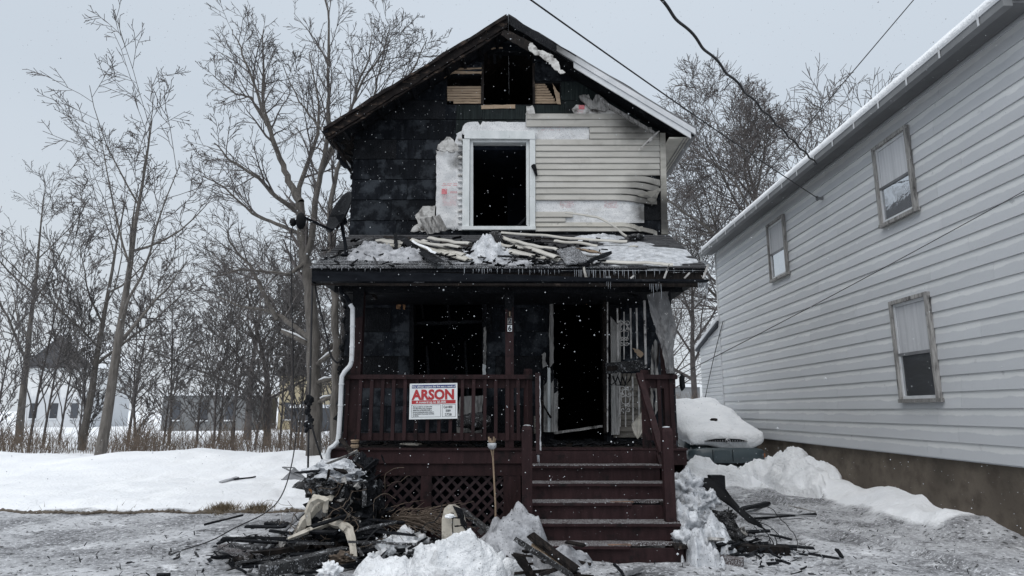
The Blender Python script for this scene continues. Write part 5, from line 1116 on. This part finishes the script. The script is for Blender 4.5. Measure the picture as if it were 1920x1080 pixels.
loft([sect(y, w, cz+.8, cz+h, n) for y, w, h in ((1.25,.72,.95),(1.8,.70,1.22),(2.2,.66,1.38),(3.1,.66,1.40),(3.7,.68,1.2),(4.1,.7,.98))], 'cabin', 'glass', n)
n = 28
def snowsec(y, w, z0, z1): return sect(y, w, z0, z1, n, 2.7)
loft([snowsec(y, w*1.02, cz+a, cz+b) for y, w, a, b in ((-.15,.80,.57,.82),(-.13,.88,.54,.89),(-.08,.91,.53,.94),(-.0,.92,.53,.98),(.1,.93,.52,1.03),(.2,.93,.52,1.07),(.3,.93,.55,1.10),(.6,.94,.6,1.18),(.8,.95,.6,1.24),(1.0,.95,.6,1.30),(1.2,.95,.62,1.38),(1.4,.95,.62,1.47),(1.6,.95,.62,1.56),(1.8,.94,.65,1.65),(2.0,.93,.65,1.73),(2.2,.92,.7,1.79),(2.7,.90,.7,1.82),(3.2,.88,.7,1.74),(3.8,.88,.7,1.5),(4.4,.86,.7,1.2),(4.65,.8,.7,1.0))], 'snow_cover', 'snow', n, 3, .11)
n = 20
bp = loft([sect(y, w, cz+.20, cz+.56, n, 4.5) for y, w in ((-.27,.76),(-.23,.88),(-.10,.94),(.35,.95))], 'bumper', 'carpaint', n)
G().box(CX-.36, CX+.02, CY-.285, CY-.268, cz+.28, cz+.50).build('plate_recess', 'carpaint', bp)
G().box(CX-.40, CX-.385, CY-.278, CY-.266, cz+.24, cz+.52).build('bumper_groove', 'blackplastic', bp); G().box(CX+.085, CX+.10, CY-.278, CY-.266, cz+.24, cz+.52).build('bumper_groove', 'blackplastic', bp)
G().box(CX-.55, CX+.75, CY-.25, CY-.05, cz+.12, cz+.20).build('air_dam', 'blackplastic', bp)
G().box(CX+.80, CX+.895, CY-.235, CY+.02, cz+.33, cz+.43).build('side_marker', 'amber', bp)
g = G()
gr = [(CX-.55+.0, cz+.715),(CX-.3,cz+.70),(CX,cz+.695),(CX+.3,cz+.70),(CX+.5,cz+.715),(CX+.3,cz+.765),(CX,cz+.78),(CX-.3,cz+.77)]
gl = G().prism(gr, CY-.235, CY-.0).build('grille', 'blackplastic', car)
for k in range(17): x = CX-.48+k*.06; G().box(x-.008, x+.008, CY-.243, CY-.236, cz+.705, cz+.755-.12*abs(x-CX)**1.5).build('grille_bar', 'chrome', gl)
g = G(); g.tube([(CX+.06*math.cos(a*.45), CY-.25, cz+.72+.05*math.sin(a*.45)) for a in range(15)], .012, 5); g.build('badge_ring', 'chrome', gl)
G().beam((CX-.03,CY-.252,cz+.74), (CX+.03,CY-.252,cz+.70), .012, .02).build('badge_bar', 'chrome', gl)
G().box(CX+.62, CX+.84, CY-.03, CY+.05, cz+.62, cz+.74).build('headlight', 'chrome', car)
G().box(CX-.84, CX-.62, CY-.03, CY+.05, cz+.62, cz+.74).build('headlight', 'chrome', car)
for sx_ in (-1, 1):
    for yy in (.95, 3.7):
        w_ = G(); c = Vector((CX+sx_*.80, CY+yy, cz+.30)); w_.tube([c+Vector((-.1,0,0)), c+Vector((.1,0,0))], .31, 18); wl = w_.build('wheel', 'rubber', car)
        G().tube([c+Vector((sx_*.101,0,0)), c+Vector((sx_*.115,0,0))], .19, 14).build('rim', 'chrome', wl)
mirror = G().blob((CX+.98, CY+1.75, cz+.98), (.10,.07,.08), 2, .15, 2).build('mirror', 'blackplastic', car, True)
tag(G().blob(P(1338,787,16.9), (.09,.08,.05), 7, .6, 2).build('leaf_clump', 'charwood'), 'small dark leaf clump on the snowy car hood', 'leaves')
# ================================================================ GREY NEIGHBOUR HOUSE
NX, NY0, NY1 = 6.6, 7.4, 20.2
def NP(px, py, X=NX): u = (px-960)/1200; v = (540-py)/1200; t = X/u; return Vector((X, t*(CT-v*ST), CZ+t*(ST+v*CT)))
zev = NP(1345, 466).z; zfo = NP(1500, 829).z
nb_ = thing('neighbour_house', 'tall weathered grey clapboard house at the right with snow on its roof', 'house', (NX+3.5, 14, 0))
wA, wB = NP(1441,405), NP(1470,405); w0, w1 = wB.y, wA.y; wz0 = NP(1456,522).z; wz1 = NP(1456,417).z
wins = [(w0, w1, wz0, wz1), (10.0, 10.9, wz0, wz1), (10.0, 10.9, 1.9, 3.5)]
nw = G().box(NX+.02, NX+7, NY0, NY1, zfo-.02, zev).build('wall', 'nsiding', nb_)
G().box(NX+.06, NX+6.9, NY0+.02, NY1-.02, -.2, zfo-.021).build('foundation', 'concrete', nb_)
G().box(NX-.02, NX+.018, NY1-.001, NY1+.05, zfo-.01, zev-.11).build('corner_trim', 'nsiding', nb_)
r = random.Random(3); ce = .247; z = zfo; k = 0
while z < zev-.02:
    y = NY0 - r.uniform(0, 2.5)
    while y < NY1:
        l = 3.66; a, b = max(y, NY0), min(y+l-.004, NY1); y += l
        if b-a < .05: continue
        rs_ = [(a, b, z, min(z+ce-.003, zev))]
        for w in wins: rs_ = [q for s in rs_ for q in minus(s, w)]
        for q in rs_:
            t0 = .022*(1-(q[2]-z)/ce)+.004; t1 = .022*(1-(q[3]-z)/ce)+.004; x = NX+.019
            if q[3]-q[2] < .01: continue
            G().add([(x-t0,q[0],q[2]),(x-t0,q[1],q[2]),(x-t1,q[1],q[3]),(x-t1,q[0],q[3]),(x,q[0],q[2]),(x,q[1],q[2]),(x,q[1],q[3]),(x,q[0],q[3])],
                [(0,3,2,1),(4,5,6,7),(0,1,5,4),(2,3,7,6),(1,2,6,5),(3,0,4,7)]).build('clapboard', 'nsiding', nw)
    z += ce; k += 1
gz_ = zfo
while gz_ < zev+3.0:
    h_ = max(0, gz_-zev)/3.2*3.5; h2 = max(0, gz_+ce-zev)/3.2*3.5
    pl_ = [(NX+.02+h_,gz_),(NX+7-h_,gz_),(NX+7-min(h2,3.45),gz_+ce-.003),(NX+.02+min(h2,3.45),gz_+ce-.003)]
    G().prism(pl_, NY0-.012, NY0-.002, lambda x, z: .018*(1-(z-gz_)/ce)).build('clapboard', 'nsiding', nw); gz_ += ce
G().prism([(NX+.05,zev+.001),(NX+6.95,zev+.001),(NX+3.5,zev+3.1)], NY0+.001, NY0+.1).build('gable_wall', 'nsiding', nb_)
G().box(NX-.03, NX+.05, NY0-.045, NY0-.031, zfo, zev-.12).build('corner_trim', 'whitetrim', nb_)
for w in wins:
    wn = G().box(NX-.004, NX+.019, w[0], w[1], w[2], w[3]).build('window', 'fardark', nb_)
    f = .06
    for (a,b,c,d) in ((w[0]-f,w[1]+f,w[3],w[3]+f),(w[0]-f-.03,w[1]+f+.03,w[2]-f,w[2]),(w[0]-f,w[0],w[2],w[3]),(w[1],w[1]+f,w[2],w[3])): G().box(NX-.075, NX-.005, a+.001, b-.001, c, d).build('window_frame', 'sootwhite', wn)
    mz = lerp(w[2],w[3],.46); G().box(NX-.035, NX-.006, w[0]+.001, w[1]-.001, mz-.025, mz+.025).build('sash_rail', 'greymetal', wn)
    G().box(NX-.018, NX-.012, w[0]+.05, w[1]-.05, w[2]+.03, mz-.026).build('pane', 'mirrorglass', wn)
    cy_ = [lerp(w[0]+.04, w[1]-.04, i/24) for i in range(25)]; G().grid([[(NX-.013+.003*nz(i*.8,w[0]), y_, mz+.026), (NX-.013+.003*nz(i*.6,w[0]+2), y_, w[3]-.02)] for i, y_ in enumerate(cy_)], .003, (1,0,0)).build('curtain', 'curtain', wn)
    for (a,b,c,d) in ((w[0]+.001,w[0]+.045,w[2],w[3]),(w[1]-.045,w[1]-.001,w[2],w[3]),(w[0]+.046,w[1]-.046,w[3]-.05,w[3]-.001),(w[0]+.046,w[1]-.046,w[2]+.001,w[2]+.05)): G().box(NX-.034, NX-.019, a, b, c, d).build('sash', 'whitetrim', wn)
# roof with snow and gutter
rn = G().prism([(NX-.32,zev-.06),(NX-.32,zev+.02),(NX+3.5,zev+3.3),(NX+7.3,zev+.02),(NX+7.3,zev-.06),(NX+3.5,zev+3.2)], NY0-.3, NY1+.3).build('roof', 'shingle', nb_)
rows = []
for i in range(70):
    y = lerp(NY0-.32, NY1+.34, i/69); e = .02*nz(y*2.2); row = [(NX-.34+e, y, zev+.02), (NX-.37+e, y, zev+.10+e), (NX-.33, y, zev+.19+e), (NX-.2, y, zev+.30+e)]
    row += [(NX-.2+s*.37, y, zev+.30+s*.318+.02*nz(y, s)) for s in range(1,11)]
    rows.append(row)
G().grid(rows).build('roof_snow', 'snow', rn, True)
gu = G().box(NX-.45, NX-.33, NY0-.2, NY1+.28, zev-.14, zev-.0).build('gutter', 'fargrey', nb_); G().box(NX-.462, NX-.451, NY0-.2, NY1+.28, zev-.035, zev+.004).build('gutter_lip', 'whitetrim', nb_)
G().box(NX-.325, NX-.02, NY0-.2, NY1+.28, zev-.10, zev-.065).build('soffit', 'fargrey', nb_)
for k in range(17): y = NY0+.2+k*.78; G().box(NX-.472, NX-.463, y, y+.03, zev-.15, zev+.01).build('gutter_strap', 'whitetrim', gu)
G().tube([(NX-.39,NY1+.2,zev-.12),(NX-.39,NY1+.2,zev-.3),(NX-.05,NY1+.12,zev-.55)], .04, 7).build('downspout_stub', 'nsiding', nb_)
# rear lean-to
WY1 = NP(1313, 700).y; zA = NP(1355, 606).z; zB = NP(1313, 652).z
lw = G().add([(NX+.05,NY1+.002,.2),(NX+.05,WY1,.2),(NX+.05,WY1,zB),(NX+.05,NY1+.002,zA),(NX+3,NY1+.002,.2),(NX+3,WY1,.2),(NX+3,WY1,zB),(NX+3,NY1+.002,zA)],
    [(0,3,2,1),(4,5,6,7),(0,1,5,4),(2,3,7,6),(1,2,6,5),(3,0,4,7)]).build('lean_to', 'nsiding', nb_)
z = .9; 
while z < zA-.03:
    e = .13 if z < NP(1345,690).z else .247; yb_ = WY1
    zt2 = min(z+e-.004, zA)
    def ylim(zz): return WY1 if zz <= zB else lerp(WY1, NY1, (zz-zB)/(zA-zB))
    x = NX+.049
    G().add([(x-.025,NY1+.01,z),(x-.025,ylim(z),z),(x-.005,ylim(zt2),zt2),(x-.005,NY1+.01,zt2),(x,NY1+.01,z),(x,ylim(z),z),(x,ylim(zt2),zt2),(x,NY1+.01,zt2)], [(0,3,2,1),(4,5,6,7),(0,1,5,4),(2,3,7,6),(1,2,6,5),(3,0,4,7)]).build('clapboard', 'nsiding', lw)
    z += e
def tri_slab(x0, x1, h0, h1, nm, m, par): 
    d = .22
    v = [(x0,NY1-.0+.003,zA+h0+.05),(x0,WY1+d,zB+h0-.10),(x1,WY1+d,zB+h0-.10),(x1,NY1+.003,zA+h0+.05)]
    G().add(v + [(a,b,c+h1-h0) for a,b,c in v], [(0,1,2,3),(7,6,5,4),(0,4,5,1),(1,5,6,2),(2,6,7,3),(3,7,4,0)]).build(nm, m, par)
tri_slab(NX-.07, NX+3.2, 0, .07, 'lean_to_roof', 'fardark', nb_); tri_slab(NX-.09, NX+3.2, .073, .19, 'lean_to_snow', 'snow', nb_)
# ================================================================ WIRES
def wire(a, b, sag, r, label, n=30, twist=0):
    a = Vector(a); b = Vector(b); ps = []
    for i in range(n+1):
        t = i/n; p = a.lerp(b, t) - Vector((0,0,sag*4*t*(1-t)))
        if twist: p += Vector((math.sin(t*twist), 0, math.cos(t*twist)))*.016
        ps.append(p)
    return tag(G().tube(ps, r, 6).build('overhead_wire', 'wire', None, True), label, 'wire')
w1e = NP(1534, 372, NX-.1); w1a = P(1015, 0, 6.5); d = w1a - w1e; wire(w1a + d*.6, w1e, .10, .010, 'thin straight overhead wire passing the right eave of the burned house')
w2e = NP(1530, 306, NX-.35); w2a = P(1253, 0, 6.2); d = w2a - w2e; wire(w2a + d*.6, w2e, .12, .017, 'thick twisted overhead cable running to the grey house eave', 160, 90)
for e_, lab in ((w1e, 'small grey bracket holding the thin overhead wire to the clapboards'), (w2e, 'small grey bracket holding the thick cable under the eave')):
    b_ = Vector((NX-.002 if e_ is w1e else NX-.33, e_.y, e_.z)); tag(G().beam(b_, e_-Vector((.03,0,0)), .05, .05).lathe(e_-Vector((.02,0,.05)), [(.02,0),(.035,.03),(.035,.07),(.02,.1)], 8).build('wire_bracket', 'greymetal'), lab, 'bracket')
wire(P(1268,706,9.15), NP(1960,336,NX-.03), .03, .0055, 'thin wire stretched from the porch rail to the grey clapboards')
wire(NP(1356,602,NX-.03), NP(1322,748,NX-.03), -.1, .012, 'loose wire drooping down the lean-to wall')
wire(P(1270,520,26), P(2300,-700,22), .1, .022, 'distant thin wire crossing the bare tree behind the grey house')
tag(G().blob(P(1279,716,9.2), (.04,.04,.11), 3, .5, 2).build('wire_clamp', 'char'), 'black charred clamp hanging beside the right railing', 'clamp')
# ================================================================ TREES (bare winter trees)
def branch(g, p, d, L, r0, lvl, rnd, gt, cfg):
    segs = cfg['segs'][min(lvl, len(cfg['segs'])-1)]; pts = [p.copy()]; rs = [r0]; q = p.copy(); dd = d.copy()
    for i in range(segs):
        w = cfg['wig']*(1 if lvl else .4)
        dd = (dd + Vector((rnd.gauss(0,w), rnd.gauss(0,w), rnd.gauss(0,w)+cfg['up']*(.5 if lvl else .1)))).normalized()
        q = q + dd*(L/segs); pts.append(q.copy()); rs.append(max(cfg['rmin'], r0*(1-(i+1)/segs*(.93 if lvl == 0 else .8))))
    (g if lvl < cfg['trunk'] else gt).tube(pts, rs, 7 if lvl == 0 else (5 if lvl == 1 else 3), False)
    if lvl >= cfg['max']: return
    grow(g, gt, pts, rs, L, lvl, rnd, cfg)
def grow(g, gt, pts, rs, L, lvl, rnd, cfg, t0=None):
    n = cfg['kids'][min(lvl, len(cfg['kids'])-1)]; n = max(1, int(n*rnd.uniform(.75,1.25))); t0 = cfg['start'] if t0 is None and lvl == 0 else (.22 if t0 is None else t0); m = len(pts)-1
    for k in range(n):
        t = lerp(t0, .98, (k+rnd.random())/n); i = min(int(t*m), m-1); f = t*m-i; p = pts[i].lerp(pts[i+1], f); ax = (pts[i+1]-pts[i]).normalized()
        az = rnd.uniform(0, 6.283) ; an = rnd.uniform(*cfg['ang']); o = ax.orthogonal().normalized(); o.rotate(Matrix.Rotation(az, 3, ax))
        d = (ax*math.cos(an) + o*math.sin(an)).normalized(); l = L*rnd.uniform(*cfg['len'])*(1.15-t*.55)
        branch(g, p, d, l, max(cfg['rmin'], lerp(rs[i], rs[i+1], f)*rnd.uniform(.45,.7)), lvl+1, rnd, gt, cfg)
CF = dict(segs=[9,6,4,3,2], wig=.10, up=.05, rmin=.006, trunk=2, max=4, kids=[11,7,6,4], ang=(.5,1.0), len=(.38,.62), start=.3)
def tree(label, loc, H, r0, seed, cfg, bark='bark', twig='twig', name='bare_tree', group=None, lean=(0,0)):
    rnd = random.Random(seed); g, gt = G(), G(); t = thing(name, label, 'tree', loc, group)
    branch(g, Vector(loc)-Vector((0,0,.2)), Vector((lean[0],lean[1],1)).normalized(), H, r0, 0, rnd, gt, cfg)
    g.build('trunk', bark, t, True); gt.build('crown', twig, t); return t
def copytree(src, loc, s, rz_, label, group=None):
    o = src.copy(); COL.objects.link(o); o.location = loc; o.scale = (s[0],s[0],s[1]); o.rotation_euler = (0,0,rz_); o['label'] = label
    if group: o['group'] = group
    for c in src.children:
        d = c.copy(); COL.objects.link(d); d.parent = o
    return o
def limbtree(label, loc, limbs, Y, seed, cfg, extra):       # main limbs surveyed one by one, twigs grown on them
    rnd = random.Random(seed); g, gt = G(), G(); t = thing('bare_tree', label, 'tree', loc)
    for (path, r0, r1, kids) in limbs:
        ps = [P(x, y, Y+dy) for x, y, dy in path]; fine = []
        for i in range(len(ps)-1):
            for k in range(4): fine.append(ps[i].lerp(ps[i+1], k/4) + Vector((rnd.gauss(0,.02),rnd.gauss(0,.02),0)))
        fine.append(ps[-1]); rs = [lerp(r0, r1, i/(len(fine)-1)) for i in range(len(fine))]
        g.tube(fine, rs, 9 if r0 > .1 else 6, False); L = sum((fine[i+1]-fine[i]).length for i in range(len(fine)-1))
        c = dict(cfg); c['kids'] = [kids] + cfg['kids'][1:]
        grow(g, gt, fine, rs, min(L, 4.2), 1 if r0 < .1 else 1, rnd, dict(c, kids=[kids, kids]+cfg['kids'][2:]), .25 if r0 < .12 else .45)
    g.build('trunk', 'bark', t, True); gt.build('crown', 'twig', t); return t
CL = dict(CF, segs=[8,6,5,4,3], kids=[10,10,7,5], wig=.10, up=.05, rmin=.007, max=4, ang=(.45,.95), len=(.30,.58), trunk=1)
YT = 18.5
bigtree = limbtree('large bare tree with several thick stems left of the burned house', (P(590,860,YT).x, YT, .2), [
    ([(588,870,0),(590,760,0),(588,640,0),(582,560,0),(572,490,0),(566,430,0),(562,380,0)], .215, .13, 6),
    ([(562,380,0),(545,350,.1),(530,310,.3),(510,260,.5),(495,200,.6),(493,130,.6),(494,55,.6)], .12, .016, 15),
    ([(575,500,0),(585,420,-.2),(598,340,-.3),(615,250,-.4),(617,150,-.4),(616,40,-.4),(604,-40,-.4)], .11, .016, 15),
    ([(566,430,0),(560,350,.6),(598,250,1.2),(598,190,1.2),(580,100,1.2)], .10, .015, 10),
    ([(530,310,.3),(498,220,0),(470,140,-.2),(450,90,-.3),(436,55,-.3)], .07, .012, 10),
    ([(500,235,.4),(470,182,.6),(440,175,.6),(400,142,.6)], .05, .012, 8),
    ([(590,640,0),(560,620,.5),(530,595,.9),(500,582,1.2),(450,575,1.4),(410,556,1.6)], .10, .02, 11),
    ([(574,490,0),(545,515,-.4),(500,510,-.8),(450,505,-1),(395,520,-1.2)], .07, .015, 10),
    ([(520,600,.9),(490,540,.9),(470,500,.9),(435,462,1.0),(425,430,1.0)], .08, .02, 10),
    ([(562,400,0),(520,370,-.5),(480,330,-.8),(430,300,-1),(402,268,-1.1)], .08, .015, 12),
    ([(566,440,0),(520,420,.8),(470,400,1.3),(420,350,1.5),(380,330,1.6)], .07, .015, 12),
    ([(590,690,0),(610,660,.4),(632,640,.8)], .10, .06, 3),
    ([(600,330,-.3),(640,260,-.1),(665,180,.2),(690,110,.3),(698,60,.3)], .07, .012, 10),
    ([(605,300,-.3),(650,230,.5),(680,150,.8),(720,95,.9),(732,40,.9)], .06, .012, 10),
    ], YT, 5, CL, None)
limbtree('slender bare tree standing close behind the left porch corner', (P(632,860,17).x, 17, .2), [
    ([(626,872,0),(628,760,0),(632,640,0),(628,560,0),(620,470,.2),(618,380,.4),(640,300,.5),(668,215,.6)], .13, .045, 12),
    ([(668,260,.5),(700,205,.6),(708,150,.6),(735,60,.7)], .05, .012, 12),
    ([(690,220,.5),(745,165,.6),(775,130,.7),(800,75,.7)], .05, .012, 10),
    ([(640,300,.5),(600,240,.3),(560,190,.1),(530,120,0)], .05, .012, 9),
    ], 17, 9, CL, None)
# trees further left (the place goes on beyond) and thicket behind
CM = dict(CF, kids=[12,7,5,4], max=4, rmin=.009, start=.25, len=(.34,.6), up=.06)
CS = dict(CF, segs=[8,5,3,2], kids=[26,8,6], max=3, rmin=.011, start=.15, len=(.22,.42), up=.10, wig=.07, ang=(.4,.8), trunk=1)
t1 = tree('tall bare tree at the far left of the lawn', (-12.5, 20, .3), 11.5, .17, 21, CM)
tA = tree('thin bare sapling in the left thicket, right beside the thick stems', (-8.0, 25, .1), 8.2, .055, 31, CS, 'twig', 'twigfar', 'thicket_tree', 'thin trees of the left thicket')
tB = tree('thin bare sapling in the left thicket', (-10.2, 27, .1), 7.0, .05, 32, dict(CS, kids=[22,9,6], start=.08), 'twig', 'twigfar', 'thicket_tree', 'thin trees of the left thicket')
rr = random.Random(8); TX = [-21+.72*i for i in range(21)]
tA['label'] = tB['label'] = 'one of the thin bare saplings in the thicket behind the left lawn'
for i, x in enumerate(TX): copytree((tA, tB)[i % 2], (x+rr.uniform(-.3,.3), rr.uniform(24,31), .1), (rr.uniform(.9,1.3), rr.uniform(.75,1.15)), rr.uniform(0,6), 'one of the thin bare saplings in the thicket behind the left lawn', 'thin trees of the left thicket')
# trees on the right behind the grey house
CR = dict(CF, segs=[9,7,5,3,2], kids=[19,11,9,6], max=4, rmin=.012, start=.25, len=(.42,.66), up=.06, wig=.11, ang=(.5,1.05))
tree('broad bare tree with a dense crown behind the grey house', (13.2, 30, .3), 15.5, .42, 44, CR)
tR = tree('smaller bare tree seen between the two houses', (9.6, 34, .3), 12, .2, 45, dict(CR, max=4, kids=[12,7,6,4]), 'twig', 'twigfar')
copytree(tR, (7.2, 38, .3), (1.0, .8), 2.1, 'distant bare tree just right of the burned house eave')
copytree(tR, (10.5, 46, .3), (1.2, .75), 4.1, 'farthest low bare tree above the buried car')
copytree(tR, (-8.6, 33, .3), (1.15, .95), 5.2, 'pale finely twigged tree right behind the large multi-stem tree')
copytree(tR, (-14.5, 36, .3), (1.1, .8), .7, 'pale finely twigged tree behind the middle of the thicket')
copytree(tR, (-7.2, 27, .2), (.8, .72), 3.9, 'finely twigged small tree close behind the left corner of the house')
copytree(tR, (-10.8, 29, .2), (.85, .66), 2.9, 'finely twigged small tree in the middle of the thicket')
copytree(t1, (26, 36, .3), (1.2, 1.3), 1.2, 'bare tree beyond the grey house at the far right')
copytree(t1, (-24, 32, .3), (1.1, 1.1), 3.3, 'bare tree at the far left edge behind the thicket')
copytree(t1, (-17.0, 26, .3), (.9, .95), 5.0, 'bare tree between the far left tree and the thicket')
# undergrowth
g = G(); rnd = random.Random(77)
for i in range(3000):
    x = rnd.uniform(-26,-5.2); y = rnd.uniform(21,27); z = gh(x,y)-.1; cl_ = smooth(-.25,.4,nz(x*.7,y*.5));
    if rnd.random() > .25+.75*cl_: continue
    h = rnd.uniform(.25,.8)+rnd.random()**2*1.3*cl_; a = rnd.uniform(0,6.28); l = h*rnd.uniform(.1,.6)
    m = Vector((x+l*.4*math.cos(a), y, z+h*.55)); g.tube([(x,y,z), m, (x+l*math.cos(a), y+l*math.sin(a), z+h)], [.010,.008,.004], 3, False)
    for k in range(2): b = m + Vector((rnd.gauss(0,.25), rnd.gauss(0,.15), rnd.uniform(.1,.5))); g.tube([m, b], [.006,.003], 3, False)
tag(stuff(g.build('undergrowth', 'brush')), 'dry brown brush along the back of the left lawn', 'brush')
g = G()
for i in range(900):
    x = rnd.uniform(5.5,12); y = rnd.uniform(27,33); z = .0; h = rnd.uniform(.6,2.6); a = rnd.uniform(0,6.28); l = h*.3; g.tube([(x,y,z),(x+l*.4*math.cos(a),y,z+h*.6),(x+l*math.cos(a),y+l*math.sin(a),z+h)], [.012,.01,.005], 3, False)
tag(stuff(g.build('undergrowth', 'brush')), 'dry brush behind the buried car', 'brush')
# snow lying on a few limbs
for i, (x0,y0,x1,y1,Y,lab) in enumerate(((594,679,634,652,18.4,''),(594,714,622,708,18.4,''),(590,752,622,741,18.4,''),(528,617,582,643,18.7,''))):
    a, b = P(x0,y0,Y), P(x1,y1,Y)
    tag(G().tube([a, a.lerp(b,.5)+Vector((0,0,.05)), b], [.015,.03,.015], 6).build('branch_snow', 'snow', None, True), f'snow ridge on a tree limb left of the porch, {("upper right","middle right","lower right","upper left")[i]} one', 'snow')
    G().tube([a-Vector((0,0,.06)), b-Vector((0,0,.06))], [.07,.05] if i < 3 else [.05,.08], 7).build('broken_limb', 'bark', bigtree, True)
# ================================================================ FAR BUILDINGS
def far(name, label, px0, px1, py0, py1, Y, mat, roof=None, doors=0):
    a = P(px0, py1, Y); b = P(px1, py0, Y); t = thing(name, label, 'building', ((a.x+b.x)/2, Y, 0)); D_ = 7
    G().box(a.x, b.x, Y, Y+D_, -.5, b.z).build('wall', mat, t)
    if roof: 
        h = roof[0]; G().prism([(a.x-.4,b.z),(b.x+.4,b.z),((a.x+b.x)/2,b.z+h)], Y-.4, Y+D_+.4).build('roof', roof[1], t)
        G().prism([(a.x-.5,b.z+.02),((a.x+b.x)/2,b.z+h+.02),(b.x+.5,b.z+.02),((a.x+b.x)/2,b.z+h+.22)], Y-.5, Y+D_+.5).build('roof_snow', 'snow', t)
    else: G().box(a.x-.2, b.x+.2, Y-.2, Y+D_+.2, b.z+.01, b.z+.25).build('roof_snow', 'snow', t)
    for k in range(doors):
        x = lerp(a.x, b.x, (k+.3)/doors); w = (b.x-a.x)/doors*.35; wn = G().box(x, x+w, Y-.05, Y-.001, 1.0, 2.4).build('window', 'fardark', t); G().box(x-.1, x+w+.1, Y-.09, Y-.051, .88, .99).build('sill', 'whitetrim', wn)
    return t
far('far_shed', 'low dark grey building far behind the left thicket', 300, 462, 742, 810, 52, 'fargrey', None, 3)
far('far_house', 'tan house with snowy gable glimpsed through the thicket', 520, 604, 705, 800, 56, 'farwall', (2.6,'shingle'), 2)
far('far_house', 'dark low annex before the tan house behind the thicket', 545, 600, 765, 810, 48, 'fardark', None, 1)
far('far_house', 'red brick building peeking between the stems by the porch', 600, 640, 728, 800, 60, 'farred', None, 1)
far('far_house', 'grey house with snowy gable at the far left beyond the trees', 40, 170, 690, 800, 62, 'nsiding', (3.2,'shingle'), 3)
far('far_shed', 'low building beyond the trees behind the buried car', 1262, 1312, 726, 790, 60, 'fargrey', None, 1)
# ================================================================ FALLING SNOW
g = G(); rnd = random.Random(99)
for i in range(6500):
    y = 1.3 + 9.0*rnd.random()**.7; x = rnd.uniform(-.85,.85)*y; z = rnd.uniform(0, 1.7+.75*y); s = min(.008, .0012*math.exp(rnd.random()*1.6))*(.45+.07*y)
    g.add([(x-s,y,z),(x+s,y,z),(x,y-s,z),(x,y+s,z),(x,y,z-s),(x,y,z+s)], [(0,2,5),(2,1,5),(1,3,5),(3,0,5),(2,0,4),(1,2,4),(3,1,4),(0,3,4)])
tag(stuff(g.build('falling_snow', 'flake')), 'white snowflakes falling through the air', 'snow')
